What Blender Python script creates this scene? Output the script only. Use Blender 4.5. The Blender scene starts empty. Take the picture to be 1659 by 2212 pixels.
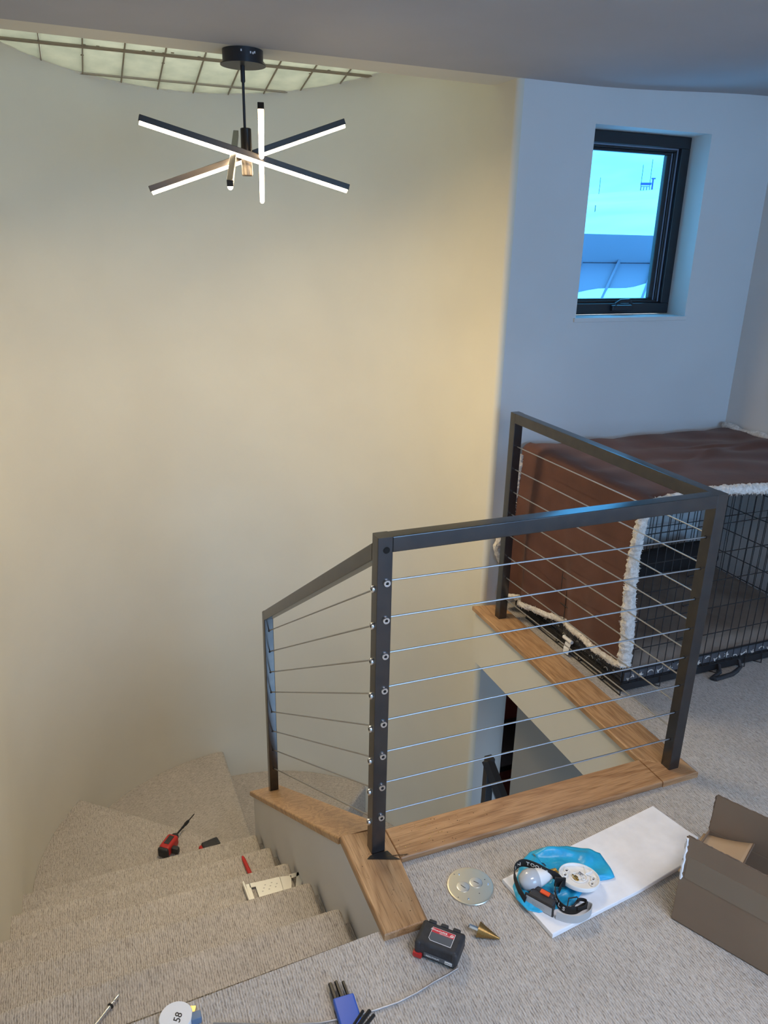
import bpy, bmesh, math, random
from mathutils import Vector as V, Matrix as M

random.seed(7)
PI = math.pi
SC = bpy.context.scene
COL = SC.collection

# ------------------------------------------------------------------ camera
cam_d = bpy.data.cameras.new('camera')
cam = bpy.data.objects.new('camera', cam_d)
COL.objects.link(cam)
_yaw, _pit, _rol, _f = -0.38346, 0.34576, 0.02223, 1631.4
_fw = V((-math.sin(_yaw) * math.cos(_pit), math.cos(_yaw) * math.cos(_pit), -math.sin(_pit)))
_r = V((math.cos(_yaw), math.sin(_yaw), 0))
_u = _r.cross(_fw)
_r2 = _r * math.cos(_rol) + _u * math.sin(_rol)
_u2 = _r2.cross(_fw)
cam.matrix_world = M(((_r2.x, _u2.x, -_fw.x, 0), (_r2.y, _u2.y, -_fw.y, 0), (_r2.z, _u2.z, -_fw.z, 1.6), (0, 0, 0, 1)))
cam_d.sensor_fit = 'VERTICAL'
cam_d.sensor_height = 24
cam_d.lens = _f / 2212 * 24
cam_d.clip_start = 0.05
cam_d.clip_end = 800
SC.camera = cam

# ------------------------------------------------------------------ sky, sun, daylight, exposure
SC.view_settings.view_transform = 'Standard'
SC.view_settings.look = 'None'
SC.view_settings.gamma = 1
SC.view_settings.use_curve_mapping = False
SC.view_settings.exposure = 0.0
W = bpy.data.worlds.new('sky')
SC.world = W
W.use_nodes = True
wn = W.node_tree
bg = wn.nodes['Background']
bg.inputs[0].default_value = (0.80, 0.92, 1.0, 1)
bg.inputs[1].default_value = 5.0


def lamp(name, typ, loc, rot, power, color, size=1, size_y=None, **kw):
    d = bpy.data.lights.new(name, typ)
    d.energy = power
    d.color = color
    if typ == 'AREA':
        d.shape = 'RECTANGLE'
        d.size = size
        d.size_y = size_y or size
    o = bpy.data.objects.new(name, d)
    o.location = loc
    o.rotation_euler = rot
    COL.objects.link(o)
    for k, v in kw.items():
        setattr(d, k, v)
    return o


lamp('sun', 'SUN', (0, 0, 30), (math.radians(-20), math.radians(-58), 0), 0.8, (1.0, 0.93, 0.80), angle=0.02)
# daylight of the big window in the wall behind the photographer
lamp('window_daylight', 'AREA', (1.9, -2.43, 1.25), (math.radians(90), 0, 0), 44, (0.46, 0.66, 1.0), 1.8, 1.4)
# added fill lamp under the unseen ceiling, brightens floor and stairs
lamp('added_floor_fill', 'AREA', (1.0, -0.1, 2.15), (0, 0, 0), 24, (0.97, 0.92, 0.95), 1.0, 0.6, spread=math.radians(150))
# daylight of the window of the storey below
lamp('lower_window_daylight', 'AREA', (1.2, 0.9, -1.5), (math.radians(90), 0, 0), 14, (0.45, 0.70, 1.0), 0.9, 1.2)


# ------------------------------------------------------------------ materials
def mat(name, col, rough=0.6, metal=0.0, bump=None, var=None, spec=0.5, **kw):
    m = bpy.data.materials.new(name)
    m.use_nodes = True
    nt = m.node_tree
    b = nt.nodes['Principled BSDF']
    b.inputs['Base Color'].default_value = (*col, 1)
    b.inputs['Roughness'].default_value = rough
    b.inputs['Metallic'].default_value = metal
    b.inputs['Specular IOR Level'].default_value = spec
    for k, v in kw.items():
        b.inputs[k].default_value = v
    tc = nt.nodes.new('ShaderNodeTexCoord')
    mp = nt.nodes.new('ShaderNodeMapping')
    nt.links.new(tc.outputs['Object'], mp.inputs[0])
    if var:            # (scale, colour 2)
        n = nt.nodes.new('ShaderNodeTexNoise')
        n.inputs['Scale'].default_value = var[0]
        n.inputs['Detail'].default_value = 4
        nt.links.new(mp.outputs[0], n.inputs[0])
        x = nt.nodes.new('ShaderNodeMix')
        x.data_type = 'RGBA'
        x.inputs[6].default_value = (*col, 1)
        x.inputs[7].default_value = (*var[1], 1)
        r = nt.nodes.new('ShaderNodeMapRange')
        r.inputs[1].default_value = 0.35
        r.inputs[2].default_value = 0.65
        nt.links.new(n.outputs[0], r.inputs[0])
        nt.links.new(r.outputs[0], x.inputs[0])
        nt.links.new(x.outputs[2], b.inputs['Base Color'])
    if bump:           # (scale, strength, distance)
        n2 = nt.nodes.new('ShaderNodeTexNoise')
        n2.inputs['Scale'].default_value = bump[0]
        n2.inputs['Detail'].default_value = 3
        nt.links.new(mp.outputs[0], n2.inputs[0])
        bp = nt.nodes.new('ShaderNodeBump')
        bp.inputs['Strength'].default_value = bump[1]
        bp.inputs['Distance'].default_value = bump[2]
        nt.links.new(n2.outputs[0], bp.inputs['Height'])
        nt.links.new(bp.outputs[0], b.inputs['Normal'])
    return m


def emat(name, col, s):
    m = bpy.data.materials.new(name)
    m.use_nodes = True
    nt = m.node_tree
    nt.nodes.remove(nt.nodes['Principled BSDF'])
    e = nt.nodes.new('ShaderNodeEmission')
    e.inputs[0].default_value = (*col, 1)
    e.inputs[1].default_value = s
    nt.links.new(e.outputs[0], nt.nodes['Material Output'].inputs[0])
    return m


def carpet(name, ang=0.0):
    m = bpy.data.materials.new(name)
    m.use_nodes = True
    nt = m.node_tree
    L = nt.links.new
    b = nt.nodes['Principled BSDF']
    b.inputs['Roughness'].default_value = 0.95
    b.inputs['Specular IOR Level'].default_value = 0.1
    tc = nt.nodes.new('ShaderNodeTexCoord')
    rot = nt.nodes.new('ShaderNodeMapping')
    rot.inputs['Rotation'].default_value = (0, 0, ang)
    L(tc.outputs['Object'], rot.inputs[0])
    # wavy ribs running along Y, broken into loops
    wob = nt.nodes.new('ShaderNodeTexNoise')
    wob.inputs['Scale'].default_value = 22
    wob.inputs['Detail'].default_value = 2
    L(rot.outputs[0], wob.inputs[0])
    wv = nt.nodes.new('ShaderNodeTexWave')
    wv.wave_type = 'BANDS'
    wv.bands_direction = 'X'
    wv.inputs['Scale'].default_value = 52
    wv.inputs['Distortion'].default_value = 3.2
    wv.inputs['Detail'].default_value = 2
    wv.inputs['Detail Scale'].default_value = 1.6
    L(rot.outputs[0], wv.inputs[0])
    st = nt.nodes.new('ShaderNodeMapping')
    st.inputs['Scale'].default_value = (270, 100, 170)
    L(rot.outputs[0], st.inputs[0])
    lo = nt.nodes.new('ShaderNodeTexNoise')
    lo.inputs['Scale'].default_value = 1.0
    lo.inputs['Detail'].default_value = 2
    L(st.outputs[0], lo.inputs[0])
    st2 = nt.nodes.new('ShaderNodeMapping')
    st2.inputs['Scale'].default_value = (175, 32, 90)
    L(rot.outputs[0], st2.inputs[0])
    lo2 = nt.nodes.new('ShaderNodeTexNoise')
    lo2.inputs['Scale'].default_value = 1.0
    lo2.inputs['Detail'].default_value = 3
    L(st2.outputs[0], lo2.inputs[0])

    def math_(op, a, bb):
        n = nt.nodes.new('ShaderNodeMath')
        n.operation = op
        for i, x in enumerate((a, bb)):
            if isinstance(x, (int, float)):
                n.inputs[i].default_value = x
            else:
                L(x, n.inputs[i])
        return n.outputs[0]
    h = math_('ADD', math_('MULTIPLY', wv.outputs[1], 0.30), math_('ADD', math_('MULTIPLY', lo.outputs[0], 0.9), math_('MULTIPLY', lo2.outputs[0], 0.8)))
    cr = nt.nodes.new('ShaderNodeValToRGB')
    cr.color_ramp.elements[0].position = 0.30
    cr.color_ramp.elements[0].color = (0.265, 0.24, 0.22, 1)
    cr.color_ramp.elements[1].position = 0.62
    cr.color_ramp.elements[1].color = (0.62, 0.58, 0.54, 1)
    e = cr.color_ramp.elements.new(0.44)
    e.color = (0.46, 0.425, 0.39, 1)
    L(math_('MULTIPLY', h, 0.47), cr.inputs[0])
    bl = nt.nodes.new('ShaderNodeTexNoise')
    bl.inputs['Scale'].default_value = 5
    L(rot.outputs[0], bl.inputs[0])
    mx = nt.nodes.new('ShaderNodeMix')
    mx.data_type = 'RGBA'
    mx.blend_type = 'MULTIPLY'
    mx.inputs[0].default_value = 0.35
    L(cr.outputs[0], mx.inputs[6])
    L(bl.outputs[1], mx.inputs[7])
    hs = nt.nodes.new('ShaderNodeHueSaturation')
    hs.inputs['Saturation'].default_value = 0.0
    L(bl.outputs[1], hs.inputs['Color'])
    gm = nt.nodes.new('ShaderNodeBrightContrast')
    gm.inputs['Bright'].default_value = 0.35
    L(hs.outputs[0], gm.inputs[0])
    L(gm.outputs[0], mx.inputs[7])
    L(mx.outputs[2], b.inputs['Base Color'])
    bp = nt.nodes.new('ShaderNodeBump')
    bp.inputs['Strength'].default_value = 0.75
    bp.inputs['Distance'].default_value = 0.004
    L(h, bp.inputs['Height'])
    L(bp.outputs[0], b.inputs['Normal'])
    return m


def oak(name, axis='Y', tint=(1, 1, 1)):
    m = bpy.data.materials.new(name)
    m.use_nodes = True
    nt = m.node_tree
    L = nt.links.new
    b = nt.nodes['Principled BSDF']
    b.inputs['Roughness'].default_value = 0.42
    tc = nt.nodes.new('ShaderNodeTexCoord')
    mp = nt.nodes.new('ShaderNodeMapping')
    mp.inputs['Scale'].default_value = (9, 1.1, 9) if axis == 'Y' else (1.1, 9, 9)
    L(tc.outputs['Object'], mp.inputs[0])
    n = nt.nodes.new('ShaderNodeTexNoise')
    n.inputs['Scale'].default_value = 1.3
    n.inputs['Detail'].default_value = 3
    n.inputs['Distortion'].default_value = 0.4
    L(mp.outputs[0], n.inputs[0])
    ml = nt.nodes.new('ShaderNodeMath')
    ml.operation = 'MULTIPLY'
    ml.inputs[1].default_value = 16
    L(n.outputs[0], ml.inputs[0])
    fr = nt.nodes.new('ShaderNodeMath')
    fr.operation = 'PINGPONG'
    fr.inputs[1].default_value = 1
    L(ml.outputs[0], fr.inputs[0])
    mp2 = nt.nodes.new('ShaderNodeMapping')
    mp2.inputs['Scale'].default_value = (420, 14, 400) if axis == 'Y' else (14, 420, 400)
    L(tc.outputs['Object'], mp2.inputs[0])
    n2 = nt.nodes.new('ShaderNodeTexNoise')
    n2.inputs['Scale'].default_value = 1
    n2.inputs['Detail'].default_value = 2
    L(mp2.outputs[0], n2.inputs[0])
    cr = nt.nodes.new('ShaderNodeValToRGB')
    cr.color_ramp.elements[0].position = 0.0
    cr.color_ramp.elements[0].color = (0.34 * tint[0], 0.19 * tint[1], 0.090 * tint[2], 1)
    cr.color_ramp.elements[1].position = 0.75
    cr.color_ramp.elements[1].color = (0.47 * tint[0], 0.285 * tint[1], 0.145 * tint[2], 1)
    L(fr.outputs[0], cr.inputs[0])
    cr2 = nt.nodes.new('ShaderNodeValToRGB')
    cr2.color_ramp.elements[0].position = 0.33
    cr2.color_ramp.elements[0].color = (0.55, 0.5, 0.45, 1)
    cr2.color_ramp.elements[1].position = 0.5
    cr2.color_ramp.elements[1].color = (1, 1, 1, 1)
    L(n2.outputs[0], cr2.inputs[0])
    mx = nt.nodes.new('ShaderNodeMix')
    mx.data_type = 'RGBA'
    mx.blend_type = 'MULTIPLY'
    mx.inputs[0].default_value = 0.8
    L(cr.outputs[0], mx.inputs[6])
    L(cr2.outputs[0], mx.inputs[7])
    L(mx.outputs[2], b.inputs['Base Color'])
    bp = nt.nodes.new('ShaderNodeBump')
    bp.inputs['Strength'].default_value = 0.2
    bp.inputs['Distance'].default_value = 0.001
    L(n2.outputs[0], bp.inputs['Height'])
    L(bp.outputs[0], b.inputs['Normal'])
    return m


def glassy(name, tint=(1, 1, 1)):
    m = bpy.data.materials.new(name)
    m.use_nodes = True
    nt = m.node_tree
    nt.nodes.remove(nt.nodes['Principled BSDF'])
    t = nt.nodes.new('ShaderNodeBsdfTransparent')
    t.inputs[0].default_value = (*tint, 1)
    g = nt.nodes.new('ShaderNodeBsdfGlossy')
    g.inputs['Roughness'].default_value = 0.02
    x = nt.nodes.new('ShaderNodeMixShader')
    x.inputs[0].default_value = 0.04
    nt.links.new(t.outputs[0], x.inputs[1])
    nt.links.new(g.outputs[0], x.inputs[2])
    nt.links.new(x.outputs[0], nt.nodes['Material Output'].inputs[0])
    return m


def translucent(name, col, mixd=0.45):
    m = bpy.data.materials.new(name)
    m.use_nodes = True
    nt = m.node_tree
    L = nt.links.new
    nt.nodes.remove(nt.nodes['Principled BSDF'])
    tc = nt.nodes.new('ShaderNodeTexCoord')
    n = nt.nodes.new('ShaderNodeTexNoise')
    n.inputs['Scale'].default_value = 14
    n.inputs['Detail'].default_value = 5
    L(tc.outputs['Object'], n.inputs[0])
    cr = nt.nodes.new('ShaderNodeValToRGB')
    cr.color_ramp.elements[0].position = 0.3
    cr.color_ramp.elements[0].color = (col[0] * .82, col[1] * .84, col[2] * .84, 1)
    cr.color_ramp.elements[1].position = 0.7
    cr.color_ramp.elements[1].color = (*col, 1)
    L(n.outputs[0], cr.inputs[0])
    t = nt.nodes.new('ShaderNodeBsdfTranslucent')
    d = nt.nodes.new('ShaderNodeBsdfDiffuse')
    L(cr.outputs[0], t.inputs[0])
    L(cr.outputs[0], d.inputs[0])
    x = nt.nodes.new('ShaderNodeMixShader')
    x.inputs[0].default_value = mixd
    L(t.outputs[0], x.inputs[1])
    L(d.outputs[0], x.inputs[2])
    L(x.outputs[0], nt.nodes['Material Output'].inputs[0])
    return m


WALL = mat('plaster_cream', (0.69, 0.66, 0.565), 0.85, bump=(45, 0.12, 0.002), var=(2.2, (0.66, 0.63, 0.54)), spec=0.2)
WALLB = mat('plaster_white', (0.70, 0.69, 0.68), 0.85, bump=(45, 0.12, 0.002), var=(2.2, (0.67, 0.66, 0.65)), spec=0.2)
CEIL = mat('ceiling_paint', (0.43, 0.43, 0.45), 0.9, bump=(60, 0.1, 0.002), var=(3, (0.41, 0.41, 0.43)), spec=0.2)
GREYW = mat('grey_paint', (0.30, 0.30, 0.29), 0.85, bump=(50, 0.1, 0.002))
CARP = carpet('carpet_loops')
CARP60 = carpet('carpet_loops_turned', math.radians(68))
CARP90 = carpet('carpet_loops_across', math.radians(88))
OAKX = oak('oak_along_x', 'X', (0.98, 0.94, 0.92))
OAKY = oak('oak_along_y', 'Y')
OAKC = oak('oak_pale', 'Y', (1.12, 1.16, 1.18))
STEEL = mat('blackened_steel', (0.105, 0.10, 0.10), 0.24, 0.85, bump=(30, 0.02, 0.0005), var=(26, (0.085, 0.085, 0.09)))
CABLE = mat('steel_cable', (0.46, 0.46, 0.47), 0.36, 1.0, bump=(900, 0.5, 0.0006))
CHROME = mat('steel_bright', (0.82, 0.83, 0.85), 0.22, 1.0, bump=(80, 0.03, 0.0004))
HOLE = mat('black_hole', (0.006, 0.006, 0.006), 0.9, bump=(80, 0.03, 0.0004))
BLK = mat('black_metal', (0.035, 0.035, 0.04), 0.42, 0.4, bump=(80, 0.04, 0.0006))
FIXT = mat('fixture_metal', (0.05, 0.042, 0.037), 0.38, 0.7, bump=(80, 0.04, 0.0006))
GLOW = emat('warm_led', (1.0, 0.80, 0.52), 20)
WFRAME = mat('window_frame_black', (0.018, 0.020, 0.024), 0.35, bump=(70, 0.04, 0.0006))
GLASS = glassy('window_glass', (0.33, 0.72, 1.0))
SKYP = translucent('frosted_panel', (0.66, 0.64, 0.54), 0.40)
MORT = mat('glazing_bar_tan', (0.30, 0.25, 0.18), 0.85, bump=(120, 0.4, 0.003))
SNOW = mat('snow', (0.95, 0.96, 0.97), 0.9, var=(0.06, (0.62, 0.84, 0.95)))  # bluish noise patches put the slope's relief shading into the snow colour
ROOFM = mat('roof_sheet_blue', (0.17, 0.14, 0.19), 0.55, 0.0, var=(1.2, (0.15, 0.13, 0.175)))
BROWN = mat('brown_velvet', (0.125, 0.052, 0.036), 0.88, bump=(90, 0.25, 0.002), var=(9, (0.095, 0.039, 0.027)), **{'Sheen Weight': 0.12, 'Sheen Roughness': 0.4})
FLEECE = mat('white_fleece', (0.80, 0.76, 0.72), 0.95, bump=(220, 0.8, 0.004), var=(90, (0.58, 0.55, 0.51)))
PAD = mat('taupe_cushion', (0.21, 0.165, 0.13), 0.9, bump=(60, 0.3, 0.003), var=(12, (0.17, 0.13, 0.10)))
DARKP = mat('black_plush', (0.018, 0.017, 0.018), 0.95, bump=(150, 0.5, 0.004))
GREYF = mat('grey_fabric', (0.085, 0.085, 0.095), 0.9, bump=(200, 0.4, 0.002))
TRAY = mat('black_plastic', (0.016, 0.016, 0.018), 0.5, bump=(90, 0.1, 0.001))
CARD = mat('cardboard', (0.225, 0.158, 0.103), 0.85, bump=(18, 0.12, 0.002), var=(5, (0.20, 0.14, 0.092)))
CARDL = mat('cardboard_flap', (0.45, 0.32, 0.20), 0.85, bump=(18, 0.12, 0.002), var=(5, (0.41, 0.29, 0.18)))
CARDE = mat('cardboard_core', (0.16, 0.11, 0.075), 0.9, bump=(500, 1.0, 0.003))
TAPE = mat('clear_tape', (0.215, 0.165, 0.115), 0.25, bump=(14, 0.25, 0.002))
FOAM = mat('white_foam', (0.90, 0.90, 0.92), 0.75, bump=(60, 0.15, 0.002), var=(25, (0.84, 0.84, 0.86)))
BAG = mat('blue_film', (0.02, 0.36, 0.66), 0.35, bump=(30, 0.6, 0.006), var=(16, (0.03, 0.46, 0.76)))
WPL = mat('white_plastic', (0.88, 0.88, 0.87), 0.35, bump=(60, 0.02, 0.0004))
BULB = mat('bulb_frosted', (0.50, 0.53, 0.57), 0.2, bump=(60, 0.01, 0.0002), **{'Coat Weight': 0.6})
BRASS = mat('brass', (0.75, 0.55, 0.22), 0.25, 1.0, bump=(120, 0.05, 0.0005))
TITAN = mat('bronze_drill_steel', (0.36, 0.23, 0.085), 0.35, 0.9, bump=(160, 0.2, 0.0008))
PLATE = mat('nickel_plate', (0.80, 0.75, 0.62), 0.30, 0.9, bump=(14, 0.02, 0.0006))
ALUM = mat('aluminium', (0.80, 0.80, 0.78), 0.35, 1.0, bump=(60, 0.06, 0.0006))
RUB = mat('black_rubber', (0.022, 0.023, 0.027), 0.55, bump=(200, 0.3, 0.0012), var=(40, (0.035, 0.036, 0.042)))
RED = mat('red_plastic', (0.48, 0.022, 0.02), 0.4, bump=(90, 0.08, 0.0006))
ORANGE = mat('orange_button', (0.85, 0.10, 0.025), 0.45, bump=(90, 0.05, 0.0006))
LABR = mat('label_red', (0.62, 0.035, 0.05), 0.35, bump=(90, 0.02, 0.0003))
LABG = mat('label_grey', (0.10, 0.11, 0.125), 0.3, bump=(90, 0.02, 0.0003))
WHITE = mat('ink_white', (0.85, 0.85, 0.83), 0.5, bump=(90, 0.02, 0.0003))
INK = mat('ink_black', (0.03, 0.03, 0.035), 0.6, bump=(90, 0.02, 0.0003))
INKG = mat('ink_grey', (0.42, 0.42, 0.44), 0.6, bump=(90, 0.02, 0.0003))
STRAPG = mat('strap_grey', (0.50, 0.50, 0.50), 0.8, bump=(700, 0.3, 0.0006))
STRAPB = mat('strap_black', (0.02, 0.02, 0.022), 0.8, bump=(700, 0.3, 0.0006))
BLUEP = mat('blue_plastic', (0.022, 0.10, 0.50), 0.4, bump=(90, 0.05, 0.0005))
HEX = mat('black_oxide', (0.022, 0.022, 0.024), 0.35, 0.5, bump=(90, 0.05, 0.0005))
REDDK = mat('dark_red_wall', (0.26, 0.055, 0.055), 0.8, bump=(20, 0.3, 0.004))
REDLT = mat('dark_red_floor', (0.30, 0.08, 0.065), 0.6, bump=(20, 0.2, 0.004))
CHIP = mat('metal_swarf', (0.10, 0.06, 0.03), 0.5, 0.4, bump=(90, 0.05, 0.0005))
CHIPB = mat('brass_swarf', (0.9, 0.75, 0.4), 0.25, 1.0, bump=(90, 0.05, 0.0005))
PAPER = mat('white_paper', (0.80, 0.81, 0.83), 0.7, bump=(40, 0.08, 0.001))


# ------------------------------------------------------------------ mesh builder
class MB:
    def __init__(s):
        s.b = bmesh.new()
        s.mi = 0

    def _tag(s, n0):
        s.b.faces.ensure_lookup_table()
        for f in s.b.faces[n0:]:
            f.material_index = s.mi

    def box(s, a, b, bevel=0.0, seg=2, mtx=None):
        n0 = len(s.b.faces)
        r = bmesh.ops.create_cube(s.b, size=1)
        vs = r['verts']
        a, b = V(a), V(b)
        for v in vs:
            v.co = V(((v.co.x + .5) * (b.x - a.x) + a.x, (v.co.y + .5) * (b.y - a.y) + a.y, (v.co.z + .5) * (b.z - a.z) + a.z))
        if bevel:
            es = list({e for v in vs for e in v.link_edges})
            r2 = bmesh.ops.bevel(s.b, geom=es, offset=bevel, segments=seg, affect='EDGES', profile=0.5)
            vs = list({v for f in r2['faces'] for v in f.verts} | {v for v in vs if v.is_valid})
        if mtx:
            bmesh.ops.transform(s.b, matrix=mtx, verts=[v for v in vs if v.is_valid])
        s._tag(n0)
        return s

    def ring(s, c, x, y, r, n, ry=None):
        ry = r if ry is None else ry
        return [s.b.verts.new(c + x * (r * math.cos(2 * PI * i / n)) + y * (ry * math.sin(2 * PI * i / n))) for i in range(n)]

    def loft(s, rings, closed=False, caps=True):
        n0 = len(s.b.faces)
        k = len(rings)
        for i in range(k if closed else k - 1):
            A, B = rings[i], rings[(i + 1) % k]
            n = len(A)
            for j in range(n):
                s.b.faces.new((A[j], A[(j + 1) % n], B[(j + 1) % n], B[j]))
        if caps and not closed:
            s.b.faces.new(list(reversed(rings[0])))
            s.b.faces.new(rings[-1])
        s._tag(n0)

    def tube(s, pts, r, n=8, closed=False, caps=True, flat=None, up=None):
        """r number or list; flat = (width, height, up) for a strap"""
        pts = [V(p) for p in pts]
        k = len(pts)
        rings = []
        px = None
        for i, p in enumerate(pts):
            if closed:
                d = pts[(i + 1) % k] - pts[i - 1]
            else:
                d = pts[min(i + 1, k - 1)] - pts[max(i - 1, 0)]
            d.normalize()
            if up is not None:
                ref = V(up)
            else:
                ref = px if px is not None else (V((0, 0, 1)) if abs(d.z) < .9 else V((1, 0, 0)))
            x = (ref - d * ref.dot(d)).normalized()
            px = x
            y = d.cross(x)
            rr = r[i] if isinstance(r, (list, tuple)) else r
            if flat:
                w, h = flat
                rings.append([s.b.verts.new(p + x * (a * w) + y * (c * h)) for a, c in ((-.5, -.5), (.5, -.5), (.5, .5), (-.5, .5))])
            else:
                rings.append(s.ring(p, x, y, rr, n))
        s.loft(rings, closed, caps)
        return s

    def lathe(s, prof, n=24, mtx=None, caps=True):
        """prof: [(r, z)...]"""
        mtx = mtx or M.Identity(4)
        rings = []
        for r, z in prof:
            rings.append([s.b.verts.new(mtx @ V((r * math.cos(2 * PI * i / n), r * math.sin(2 * PI * i / n), z))) for i in range(n)])
        s.loft(rings, False, caps)
        return s

    def prism(s, poly, z0, z1, bevel_edges=None, bev=0.0, seg=3, top=None):
        """poly: [(x, y)] ccw ; top: optional function (x, y) -> z"""
        n0 = len(s.b.faces)
        lo = [s.b.verts.new((x, y, z0)) for x, y in poly]
        hi = [s.b.verts.new((x, y, top(x, y) if top else z1)) for x, y in poly]
        n = len(poly)
        s.b.faces.new(list(reversed(lo)))
        s.b.faces.new(hi)
        for i in range(n):
            s.b.faces.new((lo[i], lo[(i + 1) % n], hi[(i + 1) % n], hi[i]))
        if bevel_edges:
            es = []
            for i in bevel_edges:
                e = s.b.edges.get((hi[i], hi[(i + 1) % n]))
                es.append(e)
            bmesh.ops.bevel(s.b, geom=es, offset=bev, segments=seg, affect='EDGES', profile=0.5)
        s._tag(n0)
        return s

    def grid(s, fn, nu, nv, thick=None):
        n0 = len(s.b.faces)
        g = [[s.b.verts.new(fn(i / nu, j / nv)) for j in range(nv + 1)] for i in range(nu + 1)]
        for i in range(nu):
            for j in range(nv):
                s.b.faces.new((g[i][j], g[i + 1][j], g[i + 1][j + 1], g[i][j + 1]))
        s._tag(n0)
        return g

    def build(s, name, m, parent=None, smooth=True, angle=40, loc=None, rotz=0.0, solid=None):
        me = bpy.data.meshes.new(name)
        bmesh.ops.recalc_face_normals(s.b, faces=s.b.faces)
        s.b.to_mesh(me)
        s.b.free()
        for x in (m if isinstance(m, (list, tuple)) else [m]):
            me.materials.append(x)
        if smooth:
            me.shade_smooth()
            try:
                me.set_sharp_from_angle(angle=math.radians(angle))
            except Exception:
                pass
        o = bpy.data.objects.new(name, me)
        COL.objects.link(o)
        if parent:
            o.parent = parent
        if loc:
            o.location = loc
        o.rotation_euler.z = rotz
        if smooth and angle < 90 and len(me.polygons) < 4000:
            wnm = o.modifiers.new('normals', 'WEIGHTED_NORMAL')
            wnm.keep_sharp = True
        if solid:
            md = o.modifiers.new('thickness', 'SOLIDIFY')
            md.thickness = solid
            md.offset = -1
        return o


def tag(o, label=None, cat=None, group=None, kind=None):
    if label: o['label'] = label
    if cat: o['category'] = cat
    if group: o['group'] = group
    if kind: o['kind'] = kind
    return o


def thing(name, label, cat, loc=(0, 0, 0), rotz=0.0, group=None, kind=None):
    o = bpy.data.objects.new(name, None)
    o.empty_display_size = 0.05
    COL.objects.link(o)
    o.location = loc
    o.rotation_euler.z = rotz
    return tag(o, label, cat, group, kind)


def struct(o):
    o['kind'] = 'structure'
    return o


def text(body, size, m, parent, mtx, name='lettering', bold=0.0, shear=0.0, align='CENTER', ext=0.0002):
    c = bpy.data.curves.new(name, 'FONT')
    c.body = body
    c.size = size
    c.align_x = align
    c.align_y = 'CENTER'
    c.offset = bold
    c.shear = shear
    c.extrude = ext
    c.resolution_u = 3
    t = bpy.data.objects.new('tmp', c)
    COL.objects.link(t)
    dg = bpy.context.evaluated_depsgraph_get()
    me = bpy.data.meshes.new_from_object(t.evaluated_get(dg))
    bpy.data.objects.remove(t)
    me.name = name
    me.materials.clear()
    me.materials.append(m)
    o = bpy.data.objects.new(name, me)
    COL.objects.link(o)
    o.parent = parent
    o.matrix_local = mtx
    return o


def T(x=0, y=0, z=0): return M.Translation((x, y, z))
def RX(a): return M.Rotation(a, 4, 'X')
def RY(a): return M.Rotation(a, 4, 'Y')
def RZ(a): return M.Rotation(a, 4, 'Z')


def frame(p, d, up=(0, 0, 1)):
    """matrix whose z axis runs along d, placed at p"""
    z = V(d).normalized()
    x = V(up).cross(z)
    if x.length < 1e-4:
        x = V((1, 0, 0)).cross(z)
    x.normalize()
    y = z.cross(x)
    return M(((x.x, y.x, z.x, p[0]), (x.y, y.y, z.y, p[1]), (x.z, y.z, z.z, p[2]), (0, 0, 0, 1)))


# ------------------------------------------------------------------ room shell
ZC = 2.172                 # ceiling
CX, CY, CR = 0.575, 2.936, 1.035   # half-round stair bay
ZL = -3.0                  # floor of the storey below
XR = 2.905                 # right wall
YB = -2.4                  # wall behind the photographer


def wall_strip(inner, outer, z0, z1, name, m):
    b = MB()
    n = len(inner)
    for i in range(n - 1):
        p, q, r, s = inner[i], inner[i + 1], outer[i + 1], outer[i]
        a = [b.b.verts.new((x, y, z0)) for x, y in (p, q, r, s)]
        c = [b.b.verts.new((x, y, z1)) for x, y in (p, q, r, s)]
        b.b.faces.new(a)
        b.b.faces.new(c)
        for k in range(4):
            if (k == 1 and i < n - 2) or (k == 3 and i > 0):
                continue
            b.b.faces.new((a[k], a[(k + 1) % 4], c[(k + 1) % 4], c[k]))
    bmesh.ops.remove_doubles(b.b, verts=b.b.verts, dist=1e-5)
    return struct(b.build(name, m, angle=50))


inner, outer = [(CX - CR, YB)], [(CX - CR - .15, YB)]
for i in range(0, 49):
    a = PI - PI * i / 48
    inner.append((CX + CR * math.cos(a), CY + CR * math.sin(a)))
    outer.append((CX + (CR + .15) * math.cos(a), CY + (CR + .15) * math.sin(a)))
inner.append((CX + CR, 2.783)); outer.append((CX + CR + .15, 2.95))
for i in range(1, 6):      # rounded outside corner
    a = PI + (PI / 2) * i / 5
    inner.append((CX + CR + .025 + .025 * math.cos(a), 2.783 + .025 * math.sin(a)))
    outer.append((CX + CR + .15 + .004 * i, 2.945))
wall_strip(inner, outer, ZL, 2.75, 'wall_left', WALL)
X0 = CX + CR + .025

# window wall with its opening, and its narrow leg on the storey below
WX0, WX1, WZ0, WZ1 = 1.968, 2.552, 1.300, 2.044
YW = 2.758
b = MB()
b.box((X0, YW, -.255), (WX0, YW + .2, ZC + .3))
b.box((WX1, YW, -.255), (XR + .15, YW + .2, ZC + .3))
b.box((WX0, YW, -.255), (WX1, YW + .2, WZ0))
b.box((WX0, YW, WZ1), (WX1, YW + .2, ZC + .3))
b.box((X0, YW, ZL), (1.790, YW + .2, -.255))
wb = struct(b.build('wall_back', WALLB, smooth=False))
struct(MB().box((XR, YB, -.255), (XR + .15, YW, ZC + .3)).build('wall_right', WALLB, smooth=False))
b = MB()                    # wall behind the photographer, with its wide window opening
b.box((CX - CR - .15, YB - .15, -.255), (.95, YB, ZC + .3))
b.box((2.85, YB - .15, -.255), (XR + .15, YB, ZC + .3))
b.box((.95, YB - .15, -.255), (2.85, YB, .5))
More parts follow.
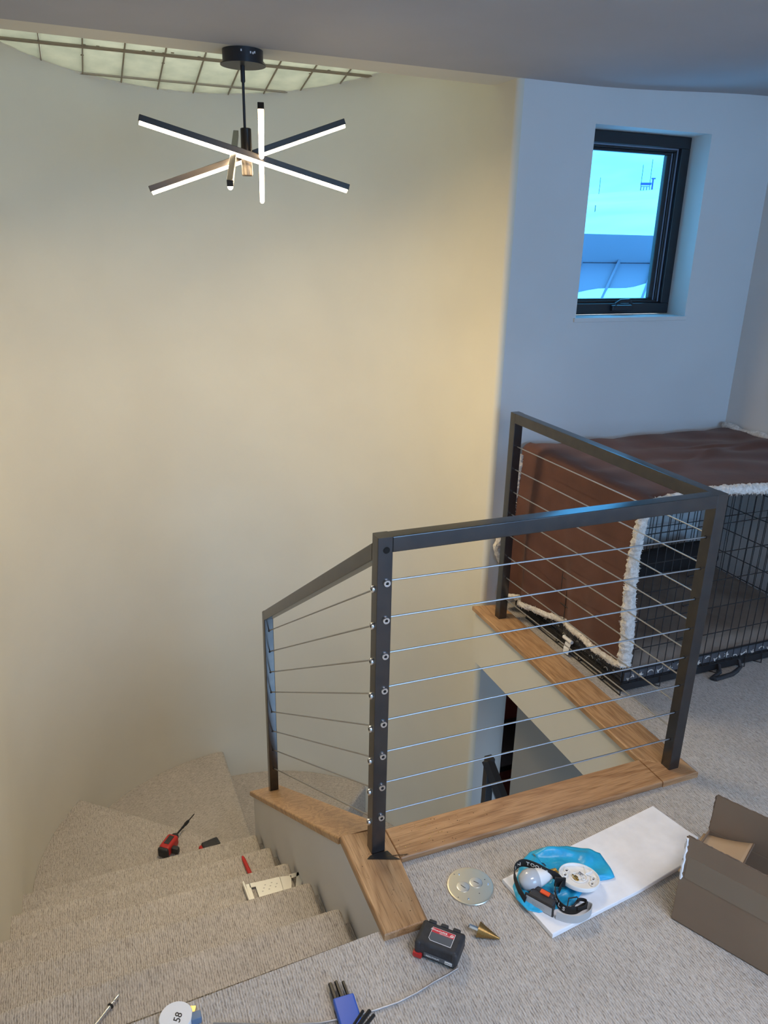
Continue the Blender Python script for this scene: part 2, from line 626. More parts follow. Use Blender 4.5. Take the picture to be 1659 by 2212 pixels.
b.box((.95, YB - .15, 2.0), (2.85, YB, ZC + .3))
b.box((CX - CR - .15, YB - .15, ZL), (XR + .15, YB, -.255))
struct(b.build('wall_front', WALLB, smooth=False))

# ceiling: gently rising to the right along the window wall
b = MB()


def cz(x, y):
    t = min(1, max(0, (x - 1.9) / 1.0))
    return ZC + .035 * t * t * (3 - 2 * t) * min(1, max(0, (y + .5) / 3.0))


def cfn(u, v):
    x = (CX - CR - .1) + u * (XR + .2 - CX + CR)
    yl = 2.742 + .016 * x / 1.6
    y = YB - .05 + v * (yl - YB + .05)
    return V((x, y, cz(x, y)))


g = b.grid(cfn, 24, 10)
b.box((CX - CR - .15, YB - .15, ZC + .12), (XR + .15, 2.73, ZC + .4))
b.box((CX + CR + .02, 2.72, ZC + .12), (XR + .15, 2.758, ZC + .4))
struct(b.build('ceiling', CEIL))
struct(MB().prism([(CX - CR - .15, 2.731), (CX + CR + .02, 2.7585), (CX + CR + .02, CY), (CX - CR - .15, 2.852)], ZC + .0005, ZC + .4).build('trim_1', WALL, smooth=False))

# upper floor
NY = 1.27                   # landing edge
XS = .54                    # stair side of the knee wall
b = MB()
b.prism([(-.46, YB), (XR, YB), (XR, YW), (1.60, YW), (1.60, 1.56), (.60, 1.56), (.60, NY), (-.46, NY)], -.255, 0.0,
        bevel_edges=[6], bev=.026, seg=5)
fl = struct(b.build('floor', CARP))
# plaster edge of the floor seen through the railing
b = MB()
b.box((1.578, 1.56, -.262), (1.602, YW, 0.0))
b.box((.66, 1.556, -.262), (1.58, 1.575, 0.0))
struct(b.build('trim_2', WALL, smooth=False))

# knee wall under the sloped cap
SL = .672


def captop(y): return .02 - SL * max(0, y - 1.60)


b = MB()
poly = [(1.262, 0.0), (1.60, 0.0), (2.925, -SL * 1.325), (2.925, ZL), (1.262, ZL)]
lo = [b.b.verts.new((XS + .004, y, z)) for y, z in poly]
hi = [b.b.verts.new((.655, y, z)) for y, z in poly]
b.b.faces.new(lo); b.b.faces.new(hi)
for i in range(5):
    b.b.faces.new((lo[i], lo[(i + 1) % 5], hi[(i + 1) % 5], hi[i]))
struct(b.build('wall_stair', WALLB, smooth=False))

# oak boards on the edges of the opening
def board(a, c, m, parent, bev=.006):
    return MB().box(a, c, bev, 3).build('board', m, parent)


tr = thing('trim_3', None, None, (0, 0, 0)); struct(tr)
board((.664, 1.470, 0.0), (1.558, 1.588, .021), OAKX, tr)
b = MB()
b.prism([(1.560, 1.588), (1.696, 1.474), (1.696, 2.722), (1.560, 2.752)], 0.0, .0205, [0, 1, 2, 3], .005, 3)
b.build('board', OAKY, tr)
b = MB()
b.prism([(1.558, 1.470), (1.697, 1.470), (1.559, 1.587)], 0.0, .021, [0], .005, 3)
b.build('board', OAKX, tr)
b = MB()
b.prism([(.535, 1.262), (.652, 1.262), (.662, 1.470), (.662, 1.588), (.535, 1.603)], -.0005, .0215, [0, 1, 4], .007, 3)
b.build('board', OAKY, tr)
# sloped cap
b = MB()
pts = [(1.604, .0), (2.945, 0)]
sx0, sx1 = .530, .672
for (y, _) in pts:
    pass
lo, hi = [], []
for x in (sx0, sx1):
    for y in (1.604, 2.945):
        lo.append(b.b.verts.new((x, y, captop(y) - .024)))
        hi.append(b.b.verts.new((x, y, captop(y))))
f = [b.b.faces.new(q) for q in ((lo[0], lo[1], lo[3], lo[2]), (hi[0], hi[2], hi[3], hi[1]), (lo[0], hi[0], hi[1], lo[1]),
                                (lo[2], lo[3], hi[3], hi[2]), (lo[0], lo[2], hi[2], hi[0]), (lo[1], hi[1], hi[3], lo[3]))]
es = [b.b.edges.get((hi[0], hi[1])), b.b.edges.get((hi[1], hi[3])), b.b.edges.get((hi[2], hi[3]))]
bmesh.ops.bevel(b.b, geom=es, offset=.006, segments=3, affect='EDGES', profile=.5)
b.build('board', OAKC, tr)

# ------------------------------------------------------------------ carpeted stairs
st = thing('staircase', 'beige carpeted stairs winding down along the half-round cream wall', 'stairs', (0, 0, 0))
RUN, RIS = .305, .20
for k in range(1, 6):
    z = -RIS * k
    y0, y1 = NY + RUN * (k - 1) - .03, NY + RUN * k
    b = MB()
    # tread with a padded, rounded nose and a rolled-down open end
    prof = [(y0, z - .042), (y0, z), (y1 - .085, z - .001), (y1 - .055, z + .0015), (y1 - .036, z + .0035)]
    for i in range(8):
        a_ = PI / 2 - (PI + .3) * i / 7
        prof.append((y1 - .022 + .022 * math.cos(a_), z - .0185 + .022 * math.sin(a_)))
    prof.append((y1 - .040, z - .042))
    rings = []
    for x_, dz_ in ((-.462, 0), (XS - .040, 0), (XS - .028, .001), (XS - .019, .006), (XS - .015, .016), (XS - .015, .040)):
        rings.append([b.b.verts.new((x_, yy if dz_ < .02 else yy - .004 * (yy > y1 - .05), max(zz - dz_, z - .05))) for yy, zz in prof])
    b.loft(rings)
    b.box((-.46, y1 - .06, z - RIS - .01), (XS - .02, y1 - .036, z - .03))
    b.box((XS - .03, y0 - .0, z - .22), (XS + .003, y1 - .04, z - .03))
    b.build('tread', CARP, st)


def arc_pts(a0, a1, n, rr=CR - .001):
    return [(CX + rr * math.cos(a0 + (a1 - a0) * i / n), CY + rr * math.sin(a0 + (a1 - a0) * i / n)) for i in range(n + 1)]


def ang(x, y): return math.atan2(y - CY, x - CX)


N5 = NY + 5 * RUN
# winder 6
a6 = ang(-.262, 3.585)
b = MB()
poly = [(-.46, N5 - .03), (XS + .004, N5 - .03), (XS + .004, 2.90)] + arc_pts(a6, PI, 10)
poly.append((-.46, 2.936)) if False else None
b.prism(poly, -6 * RIS - .04, -6 * RIS, [2], .02, 4)
b.prism([(XS, 2.86), (XS, 2.89)] + [(CX + (CR - .01) * math.cos(a6), CY + (CR - .01) * math.sin(a6)), (CX + (CR - .01) * math.cos(a6 + .03), CY + (CR - .01) * math.sin(a6 + .03))], -7 * RIS - .02, -6 * RIS - .035)
b.build('tread', CARP, st)
# winder 7
a7 = ang(.565, 3.95)
b = MB()
poly = [(XS, 2.86), (.585, 2.93), ] + arc_pts(a7, a6 + .03, 12)
b.prism(poly, -7 * RIS - .04, -7 * RIS, [1], .02, 4)
b.prism([(.555, 2.93), (.58, 2.93), (CX + (CR - .01) * math.cos(a7), CY + (CR - .01) * math.sin(a7)), (CX + (CR - .01) * math.cos(a7 + .03), CY + (CR - .01) * math.sin(a7 + .03))], -8 * RIS - .02, -7 * RIS - .035)
b.build('tread', CARP60, st)
# winder 8
a8 = ang(1.372, 3.60)
b = MB()
poly = [(.55, 2.93), (.665, 2.93)] + arc_pts(a8, a7 + .03, 14)
b.prism(poly, -8 * RIS - .04, -8 * RIS, [1], .02, 4)
b.prism([(.64, 2.92), (.66, 2.90), (CX + (CR - .01) * math.cos(a8), CY + (CR - .01) * math.sin(a8)), (CX + (CR - .01) * math.cos(a8 + .03), CY + (CR - .01) * math.sin(a8 + .03))], -9 * RIS - .02, -8 * RIS - .035)
b.build('tread', CARP90, st)
b = MB()
poly = [(.655, 2.80), (CX + CR - .002, 2.80), (CX + CR - .002, CY)] + arc_pts(0.02, a8 + .03, 8)
b.prism(poly, -9 * RIS - .04, -9 * RIS, [0], .02, 4)
b.build('tread', CARP90, st)
for k in range(10, 15):     # flight coming back below the landing
    y1 = 2.80 - (k - 10) * RUN
    b = MB()
    b.prism([(.657, y1 - RUN), (1.565, y1 - RUN), (1.565, y1 + .03), (.657, y1 + .03)], -k * RIS - .04, -k * RIS, [0], .017, 3)
    b.box((.657, y1 - RUN + .026, -k * RIS - RIS), (1.56, y1 - RUN + .05, -k * RIS - .03))
    b.build('tread', CARP, st)

# ------------------------------------------------------------------ storey below
struct(MB().box((CX - CR - .15, YB - .15, ZL - .1), (4.6, 4.6, ZL)).build('floor_lower', REDLT, smooth=False))
struct(MB().box((1.75, 1.0, ZL), (1.84, 2.592, -.255)).build('wall_lower_right', GREYW, smooth=False))
struct(MB().box((1.79, 3.6, ZL), (4.6, 3.7, .2)).build('wall_lower_back', REDDK, smooth=False))
struct(MB().box((4.5, 1.0, ZL), (4.6, 3.7, .2)).build('wall_lower_far', REDDK, smooth=False))
struct(MB().box((1.60, YB, ZL), (4.6, 1.0, -.256)).build('wall_lower_front', GREYW, smooth=False))
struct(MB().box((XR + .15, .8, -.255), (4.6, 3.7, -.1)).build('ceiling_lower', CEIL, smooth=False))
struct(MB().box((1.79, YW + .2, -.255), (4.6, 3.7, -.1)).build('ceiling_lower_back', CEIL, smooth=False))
cab = thing('dark_cabinet', 'dark red low cabinet seen through the doorway of the storey below', 'cabinet', (2.2, 3.2, ZL))
MB().box((-.35, 0, 0), (1.6, .38, 1.62), .01).build('body', REDLT, cab)
MB().box((-.37, -.02, 1.62), (1.62, .39, 1.66), .006).build('top', BLK, cab)

# ------------------------------------------------------------------ window in the back wall
YG = 2.871
win = thing('window_1', None, None, (0, 0, 0)); struct(win)


def rect_frame(x0, x1, z0, z1, w, ya, yb, name, m, parent, bev=.003, wb_=None, wt=None):
    b = MB()
    wb_ = wb_ or w
    wt = wt or w
    b.box((x0, ya, z0), (x1, yb, z0 + wb_), bev)
    b.box((x0, ya, z1 - wt), (x1, yb, z1), bev)
    b.box((x0, ya, z0 + wb_), (x0 + w, yb, z1 - wt), bev)
    b.box((x1 - w, ya, z0 + wb_), (x1, yb, z1 - wt), bev)
    return b.build(name, m, parent)


fr = rect_frame(WX0 - .005, WX1, WZ0 + .008, WZ1 - .002, .046, YG, YG + .075, 'frame', WFRAME, win)
rect_frame(WX0 + .041, WX1 - .046, WZ0 + .054, WZ1 - .048, .020, YG + .022, YG + .060, 'sash', WFRAME, win, wb_=.012, wt=.014)
rect_frame(WX0 + .061, WX1 - .066, WZ0 + .066, WZ1 - .062, .030, YG + .030, YG + .052, 'sash_bead', WFRAME, win, wb_=.008, wt=.012)
MB().box((WX0 + .06, YG + .045, WZ0 + .05), (WX1 - .06, YG + .050, WZ1 - .05)).build('pane', GLASS, win, smooth=False)
# gasket lines (light catches their rounded edges)
b = MB()
b.tube([(WX0 + .04, YG + .02, WZ1 - .050), (WX1 - .05, YG + .02, WZ1 - .050)], .0035, 6)
b.tube([(WX1 - .051, YG + .02, WZ0 + .06), (WX1 - .051, YG + .02, WZ1 - .052)], .0035, 6)
b.tube([(WX1 - .072, YG + .028, WZ0 + .066), (WX1 - .072, YG + .028, WZ1 - .066)], .003, 6)
b.build('gasket', mat('gasket_grey', (0.20, 0.24, 0.32), 0.3, bump=(60, .02, .0004)), win)
ck = MB()
ck.box((2.225, YG - .020, 1.322), (2.335, YG + .002, 1.348), .006)
ck.tube([(2.235, YG - .022, 1.352), (2.255, YG - .030, 1.366), (2.30, YG - .030, 1.368), (2.322, YG - .024, 1.354)], [.007, .009, .009, .006], 8)
ck.build('crank_handle', BLK, win)
struct(MB().box((WX0 - .012, YW - .010, WZ0 - .012), (WX1 + .006, YG + .01, WZ0 + .006), .003).build('trim_4', WALLB))

# wide window behind the photographer
w3 = thing('window_3', None, None, (0, 0, 0)); struct(w3)
rect_frame(.95, 2.85, .5, 2.0, .05, YB - .12, YB - .05, 'frame', WFRAME, w3)
MB().box((1.0, YB - .09, .55), (2.8, YB - .085, 1.95)).build('pane', GLASS, w3, smooth=False)
cl = thing('added_fill_housing', 'made-up white housing of the added fill lamp above the carpeted landing, unseen', 'lamp', (1.0, -.1, 0))  # unseen fitting made up around the added fill lamp
rect_frame(-.52, .52, -.32, .32, .02, 0, .03, 'housing', WALLB, cl).rotation_euler.x = -PI / 2
cl.children[0].location.z = ZC
MB().box((-.5, -.3, ZC - .012), (.5, .3, ZC - .002)).build('back_plate', WALLB, cl, smooth=False)

# ------------------------------------------------------------------ frosted roof light over the stair bay
sk = thing('window_2', None, None, (0, 0, 0)); struct(sk)


def gz(y): return 2.30 - .22 * (y - 3.6)


ys = [2.80, 3.38, 3.625, 3.87, 4.115]
xs = [-.494 + .1577 * i for i in range(0, 15)]
for j in range(4):
    for i in range(14):
        x0, x1, y0, y1 = xs[i] + .003, xs[i + 1] - .003, ys[j] + .007, ys[j + 1] - .007
        if (x0 - CX) ** 2 + (y0 - CY) ** 2 > (CR + .13) ** 2 and (x1 - CX) ** 2 + (y0 - CY) ** 2 > (CR + .13) ** 2:
            continue
        b = MB()
        v = [b.b.verts.new((x, y, gz(y) + dz)) for dz in (0, .012) for x, y in ((x0, y0), (x1, y0), (x1, y1), (x0, y1))]
        for q in ((0, 1, 2, 3), (4, 5, 6, 7), (0, 1, 5, 4), (1, 2, 6, 5), (2, 3, 7, 6), (3, 0, 4, 7)):
            b.b.faces.new([v[t] for t in q])
        b.build('pane', SKYP, sk, smooth=False)
for y in (3.38, 3.625, 3.87):
    w = .009 if y == 3.625 else .003
    MB().tube([(-.5, y, gz(y) - .001), (1.7, y, gz(y) - .001)], 0, flat=(.010, w * 2), up=(0, .22, 1)).build('glazing_bar', MORT, sk, smooth=False)
for i in range(1, 14):
    MB().tube([(xs[i], ys[0], gz(ys[0])), (xs[i], ys[4], gz(ys[4]))], 0, flat=(.008, .005), up=(0, .22, 1)).build('glazing_bar', MORT, sk, smooth=False)
# ragged plaster bead where the wall meets the panels
rn = random.Random(3)
pp, rr = [], []
for i in range(141):
    a = PI * .98 - (PI * .96) * i / 140
    x, y = CX + (CR + .002) * math.cos(a), CY + (CR + .002) * math.sin(a)
    pp.append((x, y, gz(y) + .003))
    rr.append(.005 + .007 * rn.random() ** 3)
MB().tube(pp, rr, 6).build('plaster_bead', WALL, sk)
b = MB()
for _ in range(16):
    x, y = rn.uniform(.1, 1.2), rn.choice([3.60, 3.61, 3.52, 3.66, 3.7])
    b.box((x, y, gz(y) - .004), (x + .012, y + .006, gz(y) + .002), .001)
sp = b.build('plaster_spots', MORT, sk)
sp['kind'] = 'stuff'

# ------------------------------------------------------------------ steel cable railing
ral = thing('cable_railing', 'blackened steel railing with thin horizontal cables around the stair opening', 'railing', (0, 0, 0))
PW = .039
PA, PB, PC, PD = (.595, 1.508), (1.612, 1.508), (.595, 2.783), (1.610, 2.594)
ZT = .950


def post(x, y, zb, zt, slope=0.0, slopet=0.0):
    b = MB()
    v = []
    for dz in (0, 1):
        for dx, dy in ((0, 0), (PW, 0), (PW, PW), (0, PW)):
            z = (zb - slope * dy) if dz == 0 else zt - slopet * dy
            v.append(b.b.verts.new((x + dx, y + dy, z)))
    for q in ((0, 1, 2, 3), (4, 5, 6, 7), (0, 1, 5, 4), (1, 2, 6, 5), (2, 3, 7, 6), (3, 0, 4, 7)):
        b.b.faces.new([v[t] for t in q])
    es = [b.b.edges.get((v[i], v[i + 4])) for i in range(4)]
    bmesh.ops.bevel(b.b, geom=es, offset=.003, segments=2, affect='EDGES', profile=.5)
    return b.build('post', STEEL, ral)


RS = .632                   # slope of the stair rail
zc_top = ZT - RS * (PC[1] - PA[1])
pA = post(*PA, .0215, ZT)
pB = post(*PB, .021, ZT)
pD = post(*PD, .0205, ZT)
pC = post(*PC, captop(PC[1]) + .0005, zc_top, SL, RS)


def rail(p, q, w=PW, h=.040, bev=.003):
    p, q = V(p), V(q)
    b = MB()
    d = (q - p)
    side = V((-d.y, d.x, 0)).normalized()
    v = []
    for P in (p, q):
        for s_, t_ in ((-.5, 0), (.5, 0), (.5, -1), (-.5, -1)):
            v.append(b.b.verts.new(P + side * (s_ * w) + V((0, 0, t_ * h))))
    for qd in ((0, 1, 2, 3), (4, 5, 6, 7), (0, 1, 5, 4), (1, 2, 6, 5), (2, 3, 7, 6), (3, 0, 4, 7)):
        b.b.faces.new([v[t] for t in qd])
    es = [b.b.edges.get((v[i], v[i + 4])) for i in range(4)]
    bmesh.ops.bevel(b.b, geom=es, offset=bev, segments=2, affect='EDGES', profile=.5)
    return b.build('top_rail', STEEL, ral)


h2 = PW / 2
rail((PA[0] + PW, PA[1] + h2, ZT), (PB[0], PA[1] + h2, ZT))
rail((PB[0] + h2, PB[1] + PW, ZT), (PB[0] + h2 - .002, PD[1], ZT))
rail((PA[0] + h2, PA[1] + PW, ZT - RS * PW), (PC[0] + h2, PC[1], ZT - RS * (PC[1] - PA[1])), h=.046)


def cable(p, q):
    return MB().tube([p, q], .0024, 8).build('cable', CABLE, ral)


def hole(post_, p, d, r=.0048):
    MB().lathe([(r, -.0006), (r, .0006)], 12, frame(p, d)).build('cable_hole', HOLE, post_)


def fitting(post_, p, d):
    b = MB()
    b.lathe([(.0094, 0), (.0094, .004), (.0082, .0062), (.0044, .0062), (.0044, .0052)], 22, frame(p, d))
    f_ = b.build('cable_fitting', CHROME, post_)
    MB().lathe([(.0040, .0050), (.0040, .0056)], 14, frame(p, d)).build('cable_hole', HOLE, f_)
    return f_


for k in range(8):
    zf = .830 - .0988 * k
    zb_ = .822 - .0985 * k
    y = PA[1] + h2
    cable((PA[0] + PW - .004, y, zf), (PB[0] + .003, y, zb_ - .004))
    fitting(pA, (PA[0] + .024, PA[1], zf + .004), (0, -1, 0))
    hole(pB, (PB[0], y, zb_ - .004), (1, 0, 0))
    # back run
    zd, zbb = .812 - .0985 * k, .824 - .0955 * k
    cable((PD[0] + h2, PD[1] + .002, zd), (PB[0] + h2 - .004, PB[1] + PW - .003, zbb))
    hole(pD, (PD[0] + h2, PD[1], zd), (0, 1, 0))
    # stair run
    za, zc_ = .812 - .0995 * k, .812 - .1 * k - .620 * (PC[1] - PA[1] - PW)
    cable((PA[0] + h2, PA[1] + PW - .004, za - .005), (PC[0] + h2, PC[1] + .002, zc_))
    fitting(pA, (PA[0], PA[1] + .022, za), (-1, 0, 0))
    hole(pC, (PC[0] + h2, PC[1], zc_), (0, 1, 0))
hole(pA, (PA[0] + .022, PA[1], .918), (0, -1, 0), .0085)
# loose dark steel shim under the near post
sh = MB()
sh.prism([(.578, 1.497), (.621, 1.480), (.661, 1.466), (.648, 1.480), (.640, 1.505), (.60, 1.507), (.588, 1.504)], .0222, .0240)
tag(sh.build('steel_shim', HEX), 'thin black steel shim lying on the oak board at the foot of the near post', 'metal scrap')

# lower railing seen through the opening
lr = thing('lower_railing', 'black steel stair railing on the storey below, seen through the opening', 'railing', (1.500, 2.40, -.55))
b = MB(); b.box((-.018, -.018, -1.6), (.018, .018, .0), .002); b.build('post', BLK, lr)
b = MB(); b.tube([(-.01, .0, -.012), (.062, -.175, -.305)], 0, flat=(.04, .036), up=(0, 0, 1)); b.build('top_rail', BLK, lr, smooth=False)
b = MB(); b.tube([(.01, 0, -.13), (.062, -.175, -.42)], .003, 6); b.build('cable', CABLE, lr)
b = MB(); b.tube([(.01, 0, -.25), (.062, -.175, -.54)], .003, 6); b.build('cable', CABLE, lr)

# ------------------------------------------------------------------ ceiling lamp
LX, LY = .598, 2.806
ch = thing('ceiling_lamp', 'black ceiling lamp with four crossed glowing light bars on a stem', 'lamp', (0, 0, 0))
cn = MB().lathe([(.066, ZC), (.066, ZC - .040), (.074, ZC - .041), (.074, ZC - .044), (.0, ZC - .0441)], 40, T(LX, LY, 0), caps=False).build('canopy', BLK, ch)
for dx, dz in ((.012, -.016), (.020, -.017), (.026, -.014), (-.018, -.012)):
    a_ = math.asin(dx / .0665)
    MB().box((-.002, -.001, -.003), (.002, .001, .003), 0, mtx=T(LX + dx, LY - .0665 * math.cos(a_), ZC + dz)).build('switch', PAPER, cn)
MB().lathe([(.0075, ZC - .044), (.0075, ZC - .090), (.0045, ZC - .094), (.0045, 1.942)], 16, T(LX - .002, LY, 0)).build('stem', BLK, ch)
MB().lathe([(.016, 1.944), (.018, 1.942), (.0185, 1.800), (.016, 1.796), (.0, 1.7961)], 24, T(LX + .001, LY, 0), caps=False).build('hub', FIXT, ch)


def light_bar(p, q):
    p, q = V(p), V(q)
    d = (q - p)
    L_ = d.length
    x = d.normalized()
    s_ = V((0, 0, 1)).cross(x).normalized()
    u_ = x.cross(s_)
    if u_.z < 0:
        u_ = -u_; s_ = -s_
    mt = M(((x.x, s_.x, u_.x, p.x), (x.y, s_.y, u_.y, p.y), (x.z, s_.z, u_.z, p.z), (0, 0, 0, 1)))
    hb = MB().box((0, -.0095, -.002), (L_, .0095, .017), .001, 1, mt).build('light_bar', FIXT, ch)
    b = MB()
    n = 10
    rings = []
    for xx in (.004, L_ - .004):
        rings.append([b.b.verts.new(mt @ V((xx, .0085 * math.cos(a), -.002 + .011 * math.sin(a)))) for a in [PI + PI * i / (n - 1) for i in range(n)]])
    b.loft(rings)
    b.build('diffuser', GLOW, hb)
    mid = mt @ V((L_ / 2, 0, -.0145))    # the LED strip of the bar shines away from its housing
    ll = lamp('led_strip', 'AREA', (0, 0, 0), (0, 0, 0), 5.2, (1.0, 0.77, 0.46), L_ - .03, .014, spread=math.radians(145))
    ll.parent = hb
    ll.matrix_world = M(((x.x, s_.x, u_.x, mid.x), (x.y, s_.y, u_.y, mid.y), (x.z, s_.z, u_.z, mid.z), (0, 0, 0, 1)))
    MB().tube([(p + q) / 2 + u_ * .005, V((LX, LY, ((p + q) / 2).z + .005))], .005, 8).build('bracket', FIXT, hb)


light_bar((.249, 2.765, 1.940), (.950, 2.765, 1.766))
light_bar((.278, 2.850, 1.737), (.966, 2.850, 1.987))
light_bar((.570, 2.45, 1.957), (.727, 3.15, 1.735))
light_bar((.625, 3.10, 1.954), (.470, 2.45, 1.742))

# ------------------------------------------------------------------ wire dog crate with cushion and blanket
KX0, KX1, KY0, KY1, KZ = 1.757, 2.845, 1.940, 2.715, .770
cr_ = thing('dog_crate', 'large black wire dog crate standing in the corner by the window wall', 'dog crate', (0, 0, 0))
WR = .0017


def wire_panel(name, o, ux, uz, nx, rows, frame_r=.003):
    """a frame as the part, every wire a sub-part that shares one of two meshes"""
    o, ux, uz = V(o), V(ux), V(uz)
    b = MB()
    b.tube([o, o + ux, o + ux + uz, o + uz], frame_r, 6, closed=True)
    pn = b.build(name, TRAY, cr_)
    meshes = []
    for d, r in ((uz, WR), (ux, WR * 1.25)):
        w = MB().tube([V((0, 0, 0)), d], r, 5).build('wire', TRAY, pn)
        meshes.append(w.data)
        bpy.data.objects.remove(w)

    def put(me, p):
        w = bpy.data.objects.new('wire', me)
        COL.objects.link(w)
        w.parent = pn
        w.location = p
    for i in range(1, nx):
        put(meshes[0], o + ux * (i / nx))
    for t in rows:
        if t not in (0, 1):
            put(meshes[1], o + uz * t)
    return pn


rows = (0, .075, .20, .36, .52, .68, .84, 1)
wire_panel('front_panel', (KX0, KY0, .045), (KX1 - KX0, 0, 0), (0, 0, KZ - .05), 28, rows)
wire_panel('back_panel', (KX0, KY1, .045), (KX1 - KX0, 0, 0), (0, 0, KZ - .05), 28, rows)
wire_panel('side_panel', (KX0, KY0, .045), (0, KY1 - KY0, 0), (0, 0, KZ - .05), 20, (0, .04, .09, .20, .36, .52, .68, .84, 1))
wire_panel('side_panel', (KX1, KY0, .045), (0, KY1 - KY0, 0), (0, 0, KZ - .05), 20, rows)
wire_panel('top_panel', (KX0, KY0, KZ), (KX1 - KX0, 0, 0), (0, KY1 - KY0, 0), 28, (0, .25, .5, .75, 1))
for x in (1.944, 2.08, 2.229, 2.372, 2.463, 2.62, 2.76):   # wire feet that bend down under the tray
    MB().tube([(x, KY0, .05), (x, KY0 - .004, .002), (x - .035, KY0 + .03, .004), (x - .05, KY0 + .05, .03)], .0024, 6).build('wire_foot', TRAY, cr_)
MB().tube([(KX0, KY0, .05), (KX0, KY0 - .004, .003), (KX0 - .004, KY1 - .12, .003), (KX0, KY1 - .12, .05)], .0026, 6).build('wire_foot', TRAY, cr_)
for y in (2.05, 2.2, 2.36, 2.5):
    MB().tube([(KX0 + .004, y, .05), (KX0 - .003, y, .003), (KX0 + .05, y + .004, .003)], .0024, 6).build('wire_foot', TRAY, cr_)
b = MB()                    # the door frame on the front with its latches
b.tube([(2.06, KY0 - .004, .10), (2.06, KY0 - .004, .68), (2.56, KY0 - .004, .68), (2.56, KY0 - .004, .10)], .003, 6, closed=True)
door_ = b.build('door', TRAY, cr_)
for z in (.10, .20, .34, .46):
    MB().tube([(1.99, KY0 - .006, z), (2.05, KY0 - .006, z + .002), (2.056, KY0 - .012, z - .012), (2.044, KY0 - .012, z - .014)], .0035, 6).build('latch', TRAY, door_)
b = MB()
b.box((KX0 + .012, KY0 + .008, .012), (KX1 - .012, KY1 - .01, .020))
for a, c in (((KX0 + .008, KY0 + .004, .012), (KX1 - .008, KY0 + .012, .050)), ((KX0 + .008, KY1 - .012, .012), (KX1 - .008, KY1 - .004, .050)),
             ((KX0 + .006, KY0 + .004, .012), (KX0 + .014, KY1 - .004, .050)), ((KX1 - .014, KY0 + .004, .012), (KX1 - .006, KY1 - .004, .050))):
    b.box(a, c, .002)
b.build('tray', TRAY, cr_)
b = MB()
b.tube([(2.232, 1.936, .040), (2.222, 1.916, .018), (2.166, 1.898, .012), (2.176, 1.890, .012), (2.268, 1.896, .012), (2.300, 1.906, .014), (2.330, 1.918, .018), (2.336, 1.936, .040)],
       [.006, .008, .009, .009, .009, .009, .008, .006], 10)
b.build('handle', RUB, cr_)
# cushion with a printed border
cu = thing('dog_cushion', 'taupe dog cushion with a grey printed border lying inside the wire crate', 'cushion', (0, 0, 0))


def cush(u, v):
    x = KX0 + .022 + u * (KX1 - KX0 - .044)
    y = KY0 + .020 + v * (KY1 - KY0 - .04)
    e = min(u, 1 - u) * 1.05
    f_ = min(v, 1 - v) * .8
    m_ = min(e, f_, .09) / .09
    return V((x, y, .060 + .075 * math.sqrt(max(0, m_ * (2 - m_))) + .006 * math.sin(x * 19 + y * 7) * m_))


b = MB(); b.grid(cush, 48, 34)
b.box((KX0 + .024, KY0 + .022, .024), (KX1 - .024, KY1 - .022, .062), .01)
b.build('pad', PAD, cu)
b = MB()
b.tube([(KX0 + .022, KY0 + .018, .058), (KX1 - .022, KY0 + .018, .058)], 0, flat=(.055, .012), up=(0, 0, 1))
b.tube([(KX0 + .020, KY0 + .022, .058), (KX0 + .020, KY1 - .03, .058)], 0, flat=(.055, .012), up=(0, 0, 1))
b.build('border', GREYF, cu)
pr = random.Random(5)
for i in range(22):         # pale bones, stars and curls of the print
    t = KX0 + .05 + i * .047
    z = .058 + pr.uniform(-.012, .012)
    y = KY0 + .0105
    b = MB()
    k = i % 3
    if k == 0:
        b.tube([(t - .012, y, z - .006), (t + .012, y, z + .006)], .0022, 5)
        for sx in (-1, 1):
            b.tube([(t + sx * .012 - .003, y, z + sx * .006 + .006), (t + sx * .012 + .003, y, z + sx * .006 - .006)], .0032, 5)
    elif k == 1:
        for a in range(5):
            b.tube([(t, y, z), (t + .013 * math.cos(a * 1.2566), y, z + .013 * math.sin(a * 1.2566))], [.004, .001], 5)
    else:
        b.tube([(t + .013 * math.cos(a), y, z + .010 * math.sin(a)) for a in [j * .5 for j in range(7)]], .002, 5)
    b.build('print_motif', FLEECE, cu)
for i in range(14):
    t = KY0 + .06 + i * .047
    z = .054 + pr.uniform(-.008, .010)
    x = KX0 + .0125
    MB().tube([(x, t + .011 * math.cos(a), z + .010 * math.sin(a)) for a in [j * .55 for j in range(8 if i % 2 else 5)]], .0022, 5).build('print_motif', FLEECE, cu)
bo = MB()
pts_, rs_ = [], []
for i in range(17):
    t = i / 16
    pts_.append((KX0 + .10 + t * 0.92, KY1 - .105 - .20 * max(0, t - .72) ** 1.0, .175 + .012 * math.sin(t * 9)))
    rs_.append(.075 + .012 * math.sin(t * 7) if 0 < i < 16 else .03)
bo.tube(pts_, rs_, 16)
tag(bo.build('plush_bolster', DARKP), 'black plush bolster along the back of the cushion inside the crate', 'bolster')

# blanket over top and left side of the crate
bl = thing('blanket', 'brown velvet blanket with white fleece hem draped over the wire crate', 'blanket', (0, 0, 0))
TOPZ = KZ + .016
BLX1 = 2.868


def hem_z(y):
    P_ = [(1.90, .175), (1.97, .150), (2.10, .150), (2.23, .137), (2.40, .125), (2.54, .112), (2.72, .085)]
    if y <= P_[0][0]: return P_[0][1]
    for (a, c), (d, e) in zip(P_, P_[1:]):
        if y <= d:
            return c + (e - c) * (y - a) / (d - a)
    return P_[-1][1]


TOPW = BLX1 - KX0


